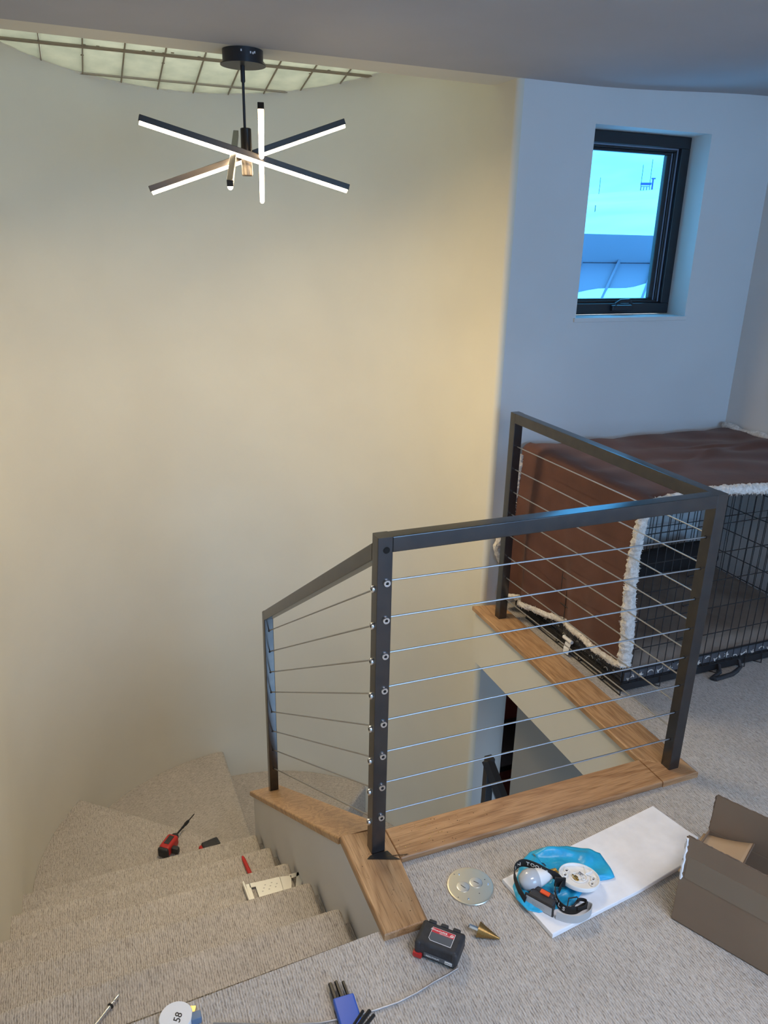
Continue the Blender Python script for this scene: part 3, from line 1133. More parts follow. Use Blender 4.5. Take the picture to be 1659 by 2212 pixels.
def blank(u, v, off=0.0):
    """u 0..1 from the right end over the top and down the left side, v 0..1 front to back"""
    tot = TOPW + .66
    s_ = u * tot
    y = 1.925 + v * (2.730 - 1.925)
    if s_ < TOPW - .03:
        x = BLX1 - s_
        z = TOPZ
        wr = .0050 * math.sin(y * 34 + 2.2 * math.sin(x * 5.1) + x * 4) * math.exp(-((y - 2.36 - .1 * (x - 2.3)) / .22) ** 2)
        wr += .010 * math.exp(-((y - 2.30 - .16 * (x - 2.2) - .03 * math.sin(x * 8)) / .020) ** 2) * min(1, max(0, (x - 1.95) * 2.2))
        wr += .008 * math.exp(-((y - 2.47 + .10 * (x - 2.2)) / .018) ** 2) * min(1, max(0, (x - 2.1) * 3))
        wr += .004 * math.sin(x * 23 + 3 * math.sin(y * 9)) * v
        wr -= .008 * math.sin((x - KX0) * 9.0) ** 2 * .5
        z += wr
        # front edge dips over the crate edge
        if v < .06:
            z -= (.06 - v) / .06 * .020
        if v > .95:
            z -= (v - .95) / .05 * .012
        return V((x, y, z + off))
    t = (s_ - (TOPW - .03))
    if t < .05:
        a = t / .05 * (PI / 2)
        return V((KX0 + .03 - (.042 + off) * math.sin(a), y, TOPZ - .03 + (.03 + off) * math.cos(a)))
    d = (t - .05) / (tot - TOPW - .02)
    d = min(1, d)
    z0 = TOPZ - .03
    z = z0 + (hem_z(y) - z0) * d
    fold = .5 + .5 * math.sin((y - 1.9) * 13 + .9 * math.sin(d * 3 + y * 4) + .6)
    fold2 = .5 + .5 * math.sin((y - 1.9) * 31 + 1.5 * d)
    x = KX0 - .014 - off - d * (.022 * fold + .006 * fold2) - .020 * d * max(0, (y - 2.55) / .19) * math.sin(y * 40)
    y2 = y - .010 * d + .014 * math.sin(d * 5) * (1 - v)
    x -= .040 * d ** 1.3 * math.exp(-((y - 2.62 + .05 * d) / .055) ** 2) - .034 * d ** 1.3 * math.exp(-((y - 2.42 + .07 * d) / .060) ** 2)
    x -= d * .035 * max(0, v - .86) / .14
    return V((x, y2, z))


b = MB()
g = b.grid(lambda u, v: blank(u, v), 150, 90)
b.build('cloth', BROWN, bl, angle=180, solid=.004)


def fleece(path, r, name='hem', n=10, seed=1, hairs=7):
    """a fluffy roll along path with short tufts"""
    rg = random.Random(seed)
    P_ = [V(p) for p in path]
    # resample
    out = []
    for a, c in zip(P_, P_[1:]):
        k = max(1, int((c - a).length / .007))
        for i in range(k):
            out.append(a.lerp(c, i / k))
    out.append(P_[-1])
    b = MB()
    rad = []
    for i in range(len(out)):
        rad.append((r if not callable(r) else r(i / len(out))) * rg.uniform(.84, 1.12))
    b.tube(out, rad, n)
    for v in b.b.verts:
        v.co += V((rg.uniform(-1, 1), rg.uniform(-1, 1), rg.uniform(-1, 1))) * .0022
    for i, p in enumerate(out):
        for _ in range(hairs):
            a = V((rg.gauss(0, 1), rg.gauss(0, 1), rg.gauss(0, 1) - .15)).normalized()
            q = p + a * rad[i] * .8
            e = p + a * (rad[i] + rg.uniform(.002, .007)) + V((0, 0, -rg.uniform(0, .003)))
            b.tube([q, e], [.0022, .0005], 3, caps=False)
    return b.build(name, FLEECE, bl)


# front hem along the top edge, rising to the right
top_front = []
for i in range(50):
    x = BLX1 - .01 - i / 49 * (BLX1 - .01 - KX0 - .012)
    y = 1.918 + .010 * math.sin((x - 1.8) * 9)
    z = TOPZ - .012 + .014 * math.sin((x - 1.76) * 5.2) * (1 if x < 2.4 else .6)
    top_front.append((x, y, z))
fleece(top_front, .019, seed=2)
side = []
for i in range(40):
    d = i / 39
    p = blank((TOPW + .02 + d * .64) / (TOPW + .66), 0)
    side.append((p.x - .004, p.y + .001, p.z))
fleece(side, lambda t: .019 + .007 * t, seed=3)
bot = []
for i in range(46):
    v = .01 + i / 45 * .97
    p = blank(1, v)
    bot.append((p.x - .002, p.y, p.z - .008))
fleece(bot, .013, seed=4)
bk = [(KX0 - .020, 2.728, TOPZ - .05), (KX0 - .03, 2.726, .6), (KX0 - .05, 2.722, .46), (KX0 - .095, 2.722, .36), (KX0 - .11, 2.724, .31), (KX0 - .09, 2.723, .26), (KX0 - .05, 2.72, .2), (KX0 - .04, 2.71, .12), (KX0 - .03, 2.69, .075), (KX0 - .045, 2.70, .05)]
fleece(bk, .016, seed=6)
rt = [(BLX1 + .006, 1.93 + i * .02, TOPZ - .004 + .008 * math.sin(i * .7)) for i in range(41)]
fleece(rt, .018, seed=7)
# care tag and rolled wire clip at the crate's left side
b = MB()
b.tube([(KX0 - .006, 2.27, .052), (KX0 - .020, 2.262, .030), (KX0 - .024, 2.258, .008)], 0, flat=(.034, .0012), up=(0, 1, 0))
ct = b.build('care_tag', PAPER, cu, smooth=False)
b = MB(); b.tube([(KX0 - .010, 2.30, .064), (KX0 - .012, 2.24, .066)], .008, 10); b.build('rolled_tag', PAPER, cu)

# ------------------------------------------------------------------ cardboard box
BO = V((1.238, 1.069, 0))
bu = V((.445, -.895, 0)).normalized()
bv = V((.895, .445, 0)).normalized()
bxm = M(((bu.x, bv.x, 0, BO.x), (bu.y, bv.y, 0, BO.y), (0, 0, 1, 0), (0, 0, 0, 1)))
bx = thing('cardboard_box', 'open brown cardboard box with upright flaps on the carpet at the right edge', 'box', (0, 0, 0))
BL_, BW_, BH_, BF_, TH = .50, .195, .155, .266, .004


def bp(a, c, m, name, bev=.0012, lab=None, parent=None):
    o = MB().box(a, c, bev, 1, bxm).build(name, m, parent or bx)
    if lab: o['label'] = lab
    return o


bp((0, 0, .001), (BL_, BW_, .005), CARD, 'bottom')
bp((0, 0, .001), (BL_, TH, BH_), CARD, 'side_panel')
bp((0, BW_ - TH, .001), (BL_, BW_, BH_), CARD, 'side_panel')
bp((0, TH, .001), (TH, BW_ - TH, BH_), CARD, 'end_panel')
bp((BL_ - TH, TH, .001), (BL_, BW_ - TH, BH_), CARD, 'end_panel')


def flap(y0, lean, name='flap'):
    b = MB()
    v = []
    for (x, z) in ((.001, BH_ + .001), (BL_, BH_ + .001), (BL_, BF_), (.003, BF_)):
        for dy in (0, TH):
            v.append(b.b.verts.new(bxm @ V((x, y0 + dy + lean * (z - BH_), z))))
    for q in ((0, 2, 4, 6), (1, 3, 5, 7), (0, 1, 3, 2), (2, 3, 5, 4), (4, 5, 7, 6), (6, 7, 1, 0)):
        b.b.faces.new([v[t] for t in q])
    o = b.build(name, CARD, bx, smooth=False)
    rg = random.Random(int(y0 * 1000) + 5)
    c = MB()
    y = y0 + TH / 2 + lean * (BF_ - BH_)
    P_ = [bxm @ V((.004 + i * .006, y + rg.uniform(-.0006, .0006), BF_ + rg.uniform(-.0008, .0012))) for i in range(int(BL_ / .006))]
    c.tube(P_, .0019, 5)
    P2 = [bxm @ V((.001 + rg.uniform(-.001, .0015), y0 + TH / 2 + lean * (z - BH_), z)) for z in [BH_ + i * .006 for i in range(int((BF_ - BH_) / .006) + 1)]]
    c.tube(P2, .0019, 5)
    c.build('torn_edge', CARDE, o)
    return o


f1 = flap(0, -.02)
f2 = flap(BW_ - TH, .02)
# end flap folded inwards, curling up
b = MB()


def eflap(u, v):
    x = .004 + u * .105
    return bxm @ V((x - .012 * (1 - u), .012 + v * (BW_ - .024), BH_ - .012 + u * .022 + .020 * u * u * (v ** 1.5)))


b.grid(eflap, 14, 8)
ef = b.build('folded_flap', CARDL, bx, angle=180, solid=.004)
ef['label'] = 'paler inner side of the folded end flap'
c = MB()
c.tube([eflap(1.02, i / 12) - V((0, 0, .002)) for i in range(13)], .0026, 6)
c.build('torn_edge', CARDE, ef)
# clear tape strips on the near flap
b = MB()
b.box((.012, -.0012, BH_ - .012), (.42, -.0004, BH_ + .055), 0, 1, bxm)
b.build('tape', TAPE, bx, smooth=False)
b = MB()
P_ = [bxm @ V((.004 + .001 * math.sin(i * 2.1), -.003 + .002 * math.sin(i * 1.3), .135 + i * .009)) for i in range(15)]
b.tube(P_, [.002 + .0022 * abs(math.sin(i * 1.7)) for i in range(15)], 5)
b.build('torn_tape_edge', PAPER, bx)

# ------------------------------------------------------------------ foam sheet, film bag, bulb, ceiling-rose base, head torch
fo = MB()
fo.prism([(.893, 1.318), (.922, 1.124), (1.215, 1.160), (1.385, 1.188), (1.498, 1.255), (1.480, 1.290), (1.462, 1.403)], .002, .014, list(range(7)), .003, 2)
fo_o = fo.build('foam_sheet', FOAM)
tag(fo_o, 'flat white foam packing sheet on the carpet beside the cardboard box', 'foam sheet')

bgm = MB()
OUT = [(1.012, 1.372), (1.060, 1.372), (1.120, 1.355), (1.170, 1.324), (1.192, 1.300), (1.188, 1.262), (1.174, 1.214), (1.120, 1.222), (1.06, 1.20), (1.02, 1.18), (.965, 1.185), (.925, 1.190), (.902, 1.206), (.893, 1.245), (.905, 1.285), (.935, 1.312), (.968, 1.350)]
cxb, cyb = 1.03, 1.27
rg = random.Random(11)


def bagf(u, v):
    a = v * len(OUT)
    i = int(a) % len(OUT)
    t = a - int(a)
    p = V((*OUT[i], 0)).lerp(V((*OUT[(i + 1) % len(OUT)], 0)), t)
    c_ = V((cxb, cyb, 0))
    q = c_.lerp(p, u)
    z = .016 + .006 * math.sin(v * 44 + u * 6) * u + .006 * math.sin(u * 17 + v * 9) * (1 - u * .5)
    if u > .9: z -= (u - .9) * .04
    z += .012 * math.exp(-((u - .8) / .12) ** 2) * (.5 + .5 * math.sin(v * 19))
    return V((q.x, q.y, max(z, .0146)))


g = bgm.grid(bagf, 22, 102)
bmesh.ops.remove_doubles(bgm.b, verts=bgm.b.verts, dist=1e-5)
bg_o = bgm.build('plastic_bag', BAG, angle=180, solid=.001)
tag(bg_o, 'crumpled translucent blue plastic bag lying on the white foam sheet', 'plastic bag')

bu_ = thing('light_bulb', 'frosted white light bulb lying on its side on the blue bag', 'light bulb', (0, 0, 0))
bm_ = frame((.938, 1.262, .047), (.066, -.006, .004)) @ M.Scale(.84, 4)
MB().lathe([(.0, -.0335), (.010, -.032), (.022, -.026), (.031, -.012), (.0335, .002), (.032, .014), (.028, .026)], 32, bm_, caps=False).build('globe', BULB, bu_)
MB().lathe([(.0285, .0255), (.0265, .036), (.020, .058), (.0155, .068), (.0145, .072)], 32, bm_).build('collar', WPL, bu_)
b = MB()
pr_ = []
for i in range(9):
    pr_ += [(.0128, .072 + i * .0024), (.0140, .0732 + i * .0024)]
pr_ += [(.006, .096), (.004, .100)]
b.lathe(pr_, 20, bm_)
b.build('screw_cap', BRASS, bu_)

# round white lampholder base seen from behind
ba = thing('lamp_base', 'round white plastic lamp base lying upside down beside the bulb', 'lamp base', (1.070, 1.230, .030))
ba.scale = (.87, .87, .87)
ba.rotation_euler = (math.radians(-6), math.radians(8), math.radians(10))
MB().lathe([(.0, .0), (.054, .0), (.060, .004), (.0615, .012), (.060, .0165), (.0575, .0165), (.0565, .008), (.0, .0075)], 48, caps=False).build('dish', WPL, ba)
b = MB()
for a in (2.15, 5.30):      # raised rims of the key-hole slots
    c0_ = V((.040 * math.cos(a), .040 * math.sin(a), 0))
    t_ = V((-math.sin(a), math.cos(a), 0))
    for s_ in (-.012, .012):
        p = c0_ + t_ * s_
        for aa in range(0, 1):
            ringp = [(p.x + t_.x * .010 * math.cos(w) + c0_.normalized().x * .0062 * math.sin(w), p.y + t_.y * .010 * math.cos(w) + c0_.normalized().y * .0062 * math.sin(w), .0125) for w in [j * PI / 8 for j in range(16)]]
            MB().tube(ringp, .0018, 6, closed=True).build('slot_rim', WPL, ba)
b = MB()
for a in (2.15, 5.30):
    c0_ = V((.040 * math.cos(a), .040 * math.sin(a), 0))
    t_ = V((-math.sin(a), math.cos(a), 0))
    for s_ in (-.012, .012):
        p = c0_ + t_ * s_
        b.lathe([(.0038, .0078), (.0038, .0086)], 14, T(p.x - t_.x * .003, p.y - t_.y * .003, 0))
        b.lathe([(.0024, .0078), (.0024, .0086)], 12, T(p.x + t_.x * .004, p.y + t_.y * .004, 0))
b.build('keyhole', mat('shadow_grey', (0.10, 0.10, 0.12), 0.8, bump=(60, .02, .0004)), ba)
b = MB()
b.tube([(.026 * math.cos(w), .022 * math.sin(w), .010) for w in [j * PI / 12 for j in range(24)]], .0022, 6, closed=True)
b.box((.026, -.0012, .0075), (.058, .0012, .0145))
b.tube([(.030, 0, .0115), (.050, .026, .0125)], .0014, 5)
b.tube([(.030, 0, .0115), (.046, -.034, .0125)], .0014, 5)
b.lathe([(.006, .0075), (.006, .015), (.003, .015), (.003, .0085)], 16, T(.004, -.013, 0))
b.box((-.014, -.008, .0075), (.016, .010, .0115), .001)
b.build('rib', WPL, ba)
b = MB()
b.box((-.020, -.004, .011), (-.008, .008, .0165), .001)
b.lathe([(.0028, .0165), (.0028, .019)], 10, T(-.016, -.006, 0))
b.lathe([(.0028, .0165), (.0028, .019)], 10, T(-.018, .010, 0))
b.box((-.022, -.012, .011), (-.012, -.003, .015), .001)
b.build('brass_terminal', BRASS, ba)
b = MB()
b.box((.004, -.003, .011), (.016, .011, .0165), .001)
b.lathe([(.003, .0165), (.003, .019)], 10, T(.010, .000, 0))
b.lathe([(.003, .0165), (.003, .019)], 10, T(.010, .008, 0))
b.build('steel_terminal', CHROME, ba)

# head torch
hd = thing('head_torch', 'black and grey head torch with orange button coiled on the blue bag', 'head torch', (0, 0, 0))
BWD = .024


def strap(pts, name, m, w=BWD, th=.0018, z=None):
    P_ = []
    pts = [V(p) for p in pts]
    for i in range(len(pts) - 1):   # catmull-rom
        p0, p1, p2, p3 = pts[max(i - 1, 0)], pts[i], pts[i + 1], pts[min(i + 2, len(pts) - 1)]
        for k in range(6):
            t = k / 6
            P_.append(.5 * ((2 * p1) + (p2 - p0) * t + (2 * p0 - 5 * p1 + 4 * p2 - p3) * t * t + (3 * p1 - p0 - 3 * p2 + p3) * t ** 3))
    P_.append(pts[-1])
    b = MB()
    b.tube(P_, 0, flat=(w, th), up=(0, 0, 1))
    return b.build(name, m, hd, smooth=True, angle=60), P_


# loop: lamp front, up left round the bulb, back right to the buckle, then down the right side
loopL = [(0.906, 1.225, 0.028), (0.904, 1.244, 0.032), (0.906, 1.272, 0.040), (0.912, 1.294, 0.048), (0.924, 1.307, 0.054), (0.945, 1.307, 0.060), (0.967, 1.283, 0.064), (0.984, 1.256, 0.064), (1.003, 1.240, 0.058), (1.011, 1.224, 0.048), (0.995, 1.211, 0.040)]
sA, pA_ = strap(loopL, 'strap', STRAPB)
loopR = [(0.995, 1.227, 0.044), (0.982, 1.209, 0.038), (0.977, 1.187, 0.032), (0.985, 1.166, 0.028), (1.008, 1.155, 0.027), (1.033, 1.158, 0.027), (1.046, 1.158, 0.027), (1.052, 1.148, 0.027), (1.035, 1.134, 0.027), (1.003, 1.130, 0.027), (0.976, 1.140, 0.027), (0.954, 1.160, 0.027)]
sC, pC_ = strap(loopR[:7], 'strap', STRAPB)
sB, pB_ = strap(loopR[6:], 'strap', STRAPG)
sB['label'] = 'grey reflective strap'
strap([(1.005, 1.160, .036), (1.026, 1.170, .040), (1.042, 1.160, .040), (1.030, 1.148, .038), (1.010, 1.150, .036)], 'strap_end', STRAPB, .010)
b = MB()                    # wire loop end
b.tube([(.985, 1.160, .040), (1.002, 1.178, .046), (1.024, 1.174, .046), (1.022, 1.162, .044), (.998, 1.158, .040)], .0018, 6)
b.build('cord', STRAPB, hd)
b = MB()
b.box((-.014, -.002, -.015), (.014, .0035, .015), .002, 2, frame((1.006, 1.224, .052), (0, 0, 1)) @ RZ(1.1))
b.build('buckle', TRAY, hd)
hm = M.Translation((.940, 1.205, .031)) @ RZ(math.radians(-58)) @ RX(math.radians(6))
MB().box((-.034, -.011, -.016), (.034, .015, .016), .006, 3, hm).build('lamp_body', RUB, hd)
MB().box((-.026, .010, -.012), (.026, .026, .012), .006, 3, hm @ T(0, 0, .006)).build('battery_case', RUB, hd)
MB().box((-.012, .004, .0150), (.013, .016, .0205), .002, 2, hm @ T(.002, .004, .001)).build('button', ORANGE, hd)
b = MB()
for x in (-.040, .034):
    b.box((x, -.014, -.017), (x + .004, -.008, .017), .001, 1, hm)
b.box((-.040, -.014, -.018), (.038, -.009, -.014), .001, 1, hm)
b.box((-.040, -.014, .014), (.038, -.009, .018), .001, 1, hm)
b.build('strap_frame', TRAY, hd)
MB().box((-.036, -.0145, -.0135), (.034, -.0135, .0135), 0, 1, hm).build('strap_front', STRAPG, hd)


def letters_on(path, s, start, size, m, parent, step, flip=1, w=.0014):
    """one letter after another along the strap"""
    tot = 0
    pos = start
    for ch_ in s:
        acc = 0
        for a, c in zip(path, path[1:]):
            L_ = (c - a).length
            if acc + L_ >= pos:
                p = a.lerp(c, (pos - acc) / L_)
                d = (c - a).normalized() * flip
                nrm = d.cross(V((0, 0, 1)))
                mt = M(((d.x, 0, nrm.x, p.x + nrm.x * w), (d.y, 0, nrm.y, p.y + nrm.y * w), (d.z, 1, nrm.z, p.z + nrm.z * w), (0, 0, 0, 1)))
                if ch_ != ' ':
                    text(ch_, size, m, parent, mt, bold=.0003)
                break
            acc += L_
        pos += step * flip


letters_on(pA_, 'KLEIN TOOLS', .050, .015, WHITE, sA, .0130)
letters_on(pB_, 'KLEIN', .205, .014, INKG, sB, -.0125, -1) if False else letters_on(pC_, 'TOOLS', .014, .016, WHITE, sC, .0130)
letters_on(pB_, 'KLEIN', .035, .014, INKG, sB, .0128)
text('KLEIN', .013, INKG, hd, hm @ T(-.002, -.0148, 0) @ RX(PI / 2))

# ------------------------------------------------------------------ floor outlet cover
pl = thing('floor_outlet_cover', 'round polished metal floor outlet cover set in the carpet', 'outlet cover', (.808, 1.336, .001), math.radians(-8))
MB().lathe([(.0, .0035), (.056, .0035), (.0605, .0028), (.062, .001), (.062, 0), (.0, 0)][::-1], 64, caps=False).build('plate', PLATE, pl)
for i, (x, y) in enumerate(((-.0205, -.001), (.0175, .005))):
    k = MB()
    k.lathe([(.0, .0050), (.0155, .0050), (.0170, .0042), (.0170, .0030)], 32, T(x, y, 0), caps=False)
    kk = k.build('screw_cap', ALUM, pl)
    MB().box((-.0075, -.0008, .0046), (.0075, .0008, .0052), 0, 1, T(x, y, 0) @ RZ(-.95 + .15 * i)).build('slot', HOLE, kk)
for (x, y) in ((-.018, .042), (.046, -.006), (-.020, -.040)):
    MB().lathe([(.0, .0046), (.0028, .0044), (.0034, .0034)], 14, T(x, y, 0), caps=False).build('screw', CHROME, pl)
for (x, y) in ((-.030, .044), (.044, .010), (.014, -.030), (-.044, -.030)):
    MB().lathe([(.0013, .0034), (.0013, .0038)], 8, T(x, y, 0)).build('screw_hole', HOLE, pl)

# ------------------------------------------------------------------ cordless tool battery
bt = thing('tool_battery', 'black and red cordless tool battery lying by the end of the oak board', 'battery', (.646, 1.186, .0), math.radians(-45))
bt.scale = (.95, .95, 1)
# local x = long side, y = away
b = MB(); b.box((-.054, -.034, .012), (.054, .036, .052), .009, 3)
for sx in (-1, 1):          # bulging end bumpers
    b.box((sx * .047 - .009, -.036, .010), (sx * .047 + .009, .038, .050), .007, 3)
for x in (-.032, .0, .032):
    b.box((x - .010, .030, .030), (x + .010, .040, .0535), .003, 2)
b.build('shell', RUB, bt)
MB().box((-.050, -.030, .002), (.050, .030, .014), .004, 2).build('foot', TRAY, bt)
MB().box((-.058, -.040, .004), (-.034, -.010, .018), .003, 2).build('latch', RED, bt)
MB().box((-.030, -.0365, .014), (.048, -.0335, .026), .002, 2).build('front_panel', LABG, bt)
text('REDLITHIUM', .0062, WHITE, bt, T(-.006, -.0368, .020) @ RX(PI / 2))
MB().box((.026, -.0372, .016), (.044, -.0364, .0245), 0).build('front_label', WHITE, bt)
text('XC5.0', .0058, INK, bt, T(.035, -.0374, .020) @ RX(PI / 2))
b = MB()
b.prism([(-.026, -.014), (-.020, -.020), (.034, -.020), (.034, .020), (-.026, .020)], .0520, .0526)
lb = b.build('label_border', WHITE, bt, smooth=False)
MB().prism([(-.025, -.0135), (-.0195, -.019), (.033, -.019), (.033, .005), (-.025, .005)], .0526, .0529).build('label_panel', LABG, bt, smooth=False)
MB().prism([(-.025, .005), (.033, .005), (.033, .019), (-.025, .019)], .0526, .0529).build('label_panel', LABR, bt, smooth=False)['label'] = 'red upper half of the battery label'
text('Milwaukee', .0076, WHITE, bt, T(-.013, .013, .0530), shear=.3)
text('M18', .0066, WHITE, bt, T(.008, .0125, .0530), bold=.0002)
text('REDLITHIUM XC', .0040, WHITE, bt, T(.010, .0075, .0530))
MB().lathe([(.0042, .0528), (.0042, .0531)], 20, T(.027, .0115, 0)).build('label_mark', WHITE, bt)
text('R', .0060, LABR, bt, T(.027, .0115, .0532), bold=.0002)

# ------------------------------------------------------------------ step drill bit
sd = thing('step_drill_bit', 'bronze cone-shaped step drill bit lying on the carpet beside the tool battery', 'drill bit', (0, 0, 0))
ax = V((.802 - .742, 1.160 - 1.212, -.013))
dm = frame((.745, 1.2105, .0185), ax)
prf = [(.0, .018)]
r0, z = .0185, .016
for i in range(11):
    prf += [(r0 - i * .00152, z), (r0 - i * .00152, z + .0046)]
    z += .0048
prf += [(.0012, z + .003), (.0, z + .0035)]
MB().lathe(prf, 28, dm, caps=False).build('cone', TITAN, sd)
MB().lathe([(.0045, -.008), (.005, -.006), (.005, .018)], 6, dm).build('shank', CHROME, sd, smooth=False)

# ------------------------------------------------------------------ loose cable, hex keys, disc, terminal, tools on the stairs
pts_ = [(.668, 1.132), (.640, 1.126), (.600, 1.120), (.555, 1.110), (.505, 1.104), (.450, 1.105), (.390, 1.110), (.33, 1.120), (.25, 1.145), (.17, 1.178), (.10, 1.206)]
b = MB()
fine = []
for i in range(len(pts_) - 1):
    for k in range(5):
        t = k / 5
        fine.append((pts_[i][0] + (pts_[i + 1][0] - pts_[i][0]) * t, pts_[i][1] + (pts_[i + 1][1] - pts_[i][1]) * t, .0034))
b.tube(fine, .0026, 8)
tag(b.build('loose_steel_cable', CABLE), 'loose length of steel cable running over the carpet from the tool battery', 'cable')

hx = thing('hex_key_set', 'blue plastic holder with black hex keys on the carpet by the landing edge', 'hex keys', (.390, 1.113, 0), math.radians(-3))
MB().box((-.024, -.036, .003), (.024, .038, .021), .004, 3).build('holder', BLUEP, hx)
for x, y1, r in ((-.017, .076, .0048), (-.003, .077, .0044), (.012, .072, .0036)):
    MB().lathe([(r, 0), (r, y1 - .030)], 6, frame((x, .032, .014), (-.05, 1, 0))).build('hex_key', HEX, hx, smooth=False)
for (x0, y0, x1, y1, r) in ((-.004, -.052, .046, -.014, .0046), (.002, -.060, .052, -.026, .0040), (-.012, -.048, .032, -.010, .0034)):
    MB().tube([(x0, y0, .020), (x1, y1, .020)], r, 6).build('hex_key', HEX, hx, smooth=False)

dc = thing('round_white_lid', 'round white lid with handwritten digits on the edge of the landing', 'lid', (.040, 1.232, 0))
MB().lathe([(.0, .0), (.034, .0), (.0355, .002), (.0355, .018), (.034, .020), (.0, .0205)], 40, caps=False).build('disc', PAPER, dc)
text('58', .022, INK, dc, T(.004, -.006, .0206) @ RZ(1.15), bold=.0002, shear=.2)
MB().tube([(.024, .010, .012), (.042, .004, .012)], 0, flat=(.012, .014), up=(0, 0, 1)).build('brass_clip', BRASS, dc)
MB().box((.030, -.022, .002), (.052, -.002, .020), .003, 2).build('blue_block', mat('slate_blue', (0.12, 0.2, 0.33), .5, bump=(60, .02, .0004)), dc)

tm = thing('steel_cable_terminal', 'shiny steel cable terminal lying on the first tread below the landing', 'cable terminal', (0, 0, 0))
tmx = frame((-.138, 1.443, -.1945), (.056, .060, 0))
MB().lathe([(.0045, 0), (.0045, .062), (.0035, .064), (.0042, .066), (.0042, .080), (.001, .088)], 12, tmx).build('rod', CHROME, tm)
MB().lathe([(.0050, .052), (.0078, .053), (.0078, .056), (.0050, .057)], 14, tmx).build('collar', TRAY, tm)

# cordless screwdriver on winder tread
Z6 = -1.2
dr = thing('cordless_screwdriver', 'red and black power screwdriver lying on the big winder tread', 'power tool', (.165, 3.065, Z6), math.radians(52))
MB().box((-.075, -.028, .004), (.020, .030, .058), .014, 3).build('body', RED, dr)
MB().box((-.088, -.026, .006), (-.066, .028, .056), .010, 3).build('end_cap', RUB, dr)
MB().lathe([(.020, 0), (.018, .012), (.010, .022)], 16, frame((.018, 0, .034), (1, 0, 0))).build('nose', RUB, dr)
MB().lathe([(.0045, 0), (.0045, .055), (.006, .056), (.006, .075), (.0045, .076), (.008, .082), (.0085, .105), (.005, .118), (.0028, .120), (.0028, .165), (.0015, .172)], 12,
           frame((.038, 0, .034), (1, 0, -.10))).build('bit', HEX, dr)
MB().box((-.055, -.062, .010), (-.030, -.020, .044), .008, 2).build('grip', RUB, dr)
MB().box((-.050, -.012, .0575), (.004, .014, .0600), .001, 1).build('side_label', RUB, dr)
d2 = thing('red_black_tool', 'second red and black power tool, mostly hidden behind the fifth tread', 'power tool', (.325, 2.965, Z6), math.radians(12))
MB().box((-.045, -.035, .002), (.040, .030, .040), .014, 3).build('body', RED, d2)
MB().box((-.030, -.025, .036), (.052, .026, .052), .008, 3).build('grip', RUB, d2)

mk = thing('red_marker', 'slim red marker pen lying across the fourth tread', 'marker', (0, 0, 0))
mm = frame((.414, 2.330, -.791), (-.012, .115, .0))
MB().lathe([(.008, -.01), (.0085, 0), (.0085, .06), (.0078, .07), (.0078, .108), (.005, .128), (.003, .132)], 16, mm).build('barrel', RED, mk)
MB().lathe([(.0030, .131), (.0025, .137)], 10, mm).build('tip', CHROME, mk)

# speed square leaning on the third tread
sq = thing('speed_square', 'silver aluminium speed square lying at the right end of the third tread', 'speed square', (.352, 2.035, -.597), math.radians(4))
Pq = [(0, 0), (.165, .0), (.215, .066), (.012, .088)]
b = MB()
# plate with two slots, built as strips
def strip(a, c, w): b.tube([(a[0], a[1], .004), (c[0], c[1], .004)], 0, flat=(.003, w), up=(0, 0, 1))
b.prism([(0, .0), (.016, .0), (.020, .084), (.006, .086)], .002, .005)
b.prism([(.033, -.01), (.120, -.01), (.128, .070), (.036, .082)], .002, .005)
b.prism([(.016, .066), (.036, .063), (.036, .083), (.018, .085)], .002, .005)
b.prism([(.016, -.01), (.036, -.01), (.036, .010), (.016, .010)], .002, .005)
b.prism([(.119, -.01), (.146, -.01), (.168, .058), (.127, .070)], .002, .005)
b.prism([(.160, -.01), (.182, -.01), (.214, .062), (.190, .062)], .002, .005)
b.prism([(.166, .046), (.192, .046), (.200, .062), (.160, .066)], .002, .005)
b.build('plate', ALUM, sq, smooth=False)
MB().box((-.006, -.006, 0), (.001, .090, .020), .001).build('fence', ALUM, sq)
b = MB()
for i in range(8):
    b.box((.050 + i * .008, .030 + .012 * (i % 3), .005), (.055 + i * .008, .034 + .012 * (i % 3), .0052))
b.build('scale_marks', INKG, sq, smooth=False)

# drilling swarf on the oak board
rg = random.Random(21)
b = MB()
for _ in range(34):
    x, y = rg.gauss(.80, .10), rg.uniform(1.478, 1.575)
    if not .655 < x < 1.5: continue
    s_ = rg.uniform(.0005, .0013)
    b.box((-s_, -s_ * .6, -s_ * .4), (s_, s_ * .6, s_ * .4), 0, 1, T(x, y, .0220) @ RZ(rg.uniform(0, 3)))
for _ in range(14):
    x, y = rg.uniform(.555, .64), rg.uniform(1.30, 1.60)
    s_ = rg.uniform(.0007, .0014)
    b.box((-s_, -s_ * .6, -s_ * .4), (s_, s_ * .6, s_ * .4), 0, 1, T(x, y, .0225) @ RZ(rg.uniform(0, 3)))
b.mi = 1
for _ in range(14):
    x, y = rg.gauss(.78, .05), rg.uniform(1.478, 1.575)
    if not .655 < x < 1.5: continue
    b.box((-.0014, -.0009, -.0008), (.0014, .0009, .0008), 0, 1, T(x, y, .0222) @ RZ(rg.uniform(0, 3)))
for i in range(14):
    x = .628 + i * .0042
    b.mi = 0
    b.tube([(x, 1.490 - i * .0010, .0232), (x + .006, 1.484 - i * .0010 + rg.uniform(-.003, .003), .0238)], .0010, 4)
tag(b.build('drilling_swarf', [CHIP, CHIPB], smooth=False), 'metal drilling chips scattered on the oak board by the near post', 'metal chips', kind='stuff')

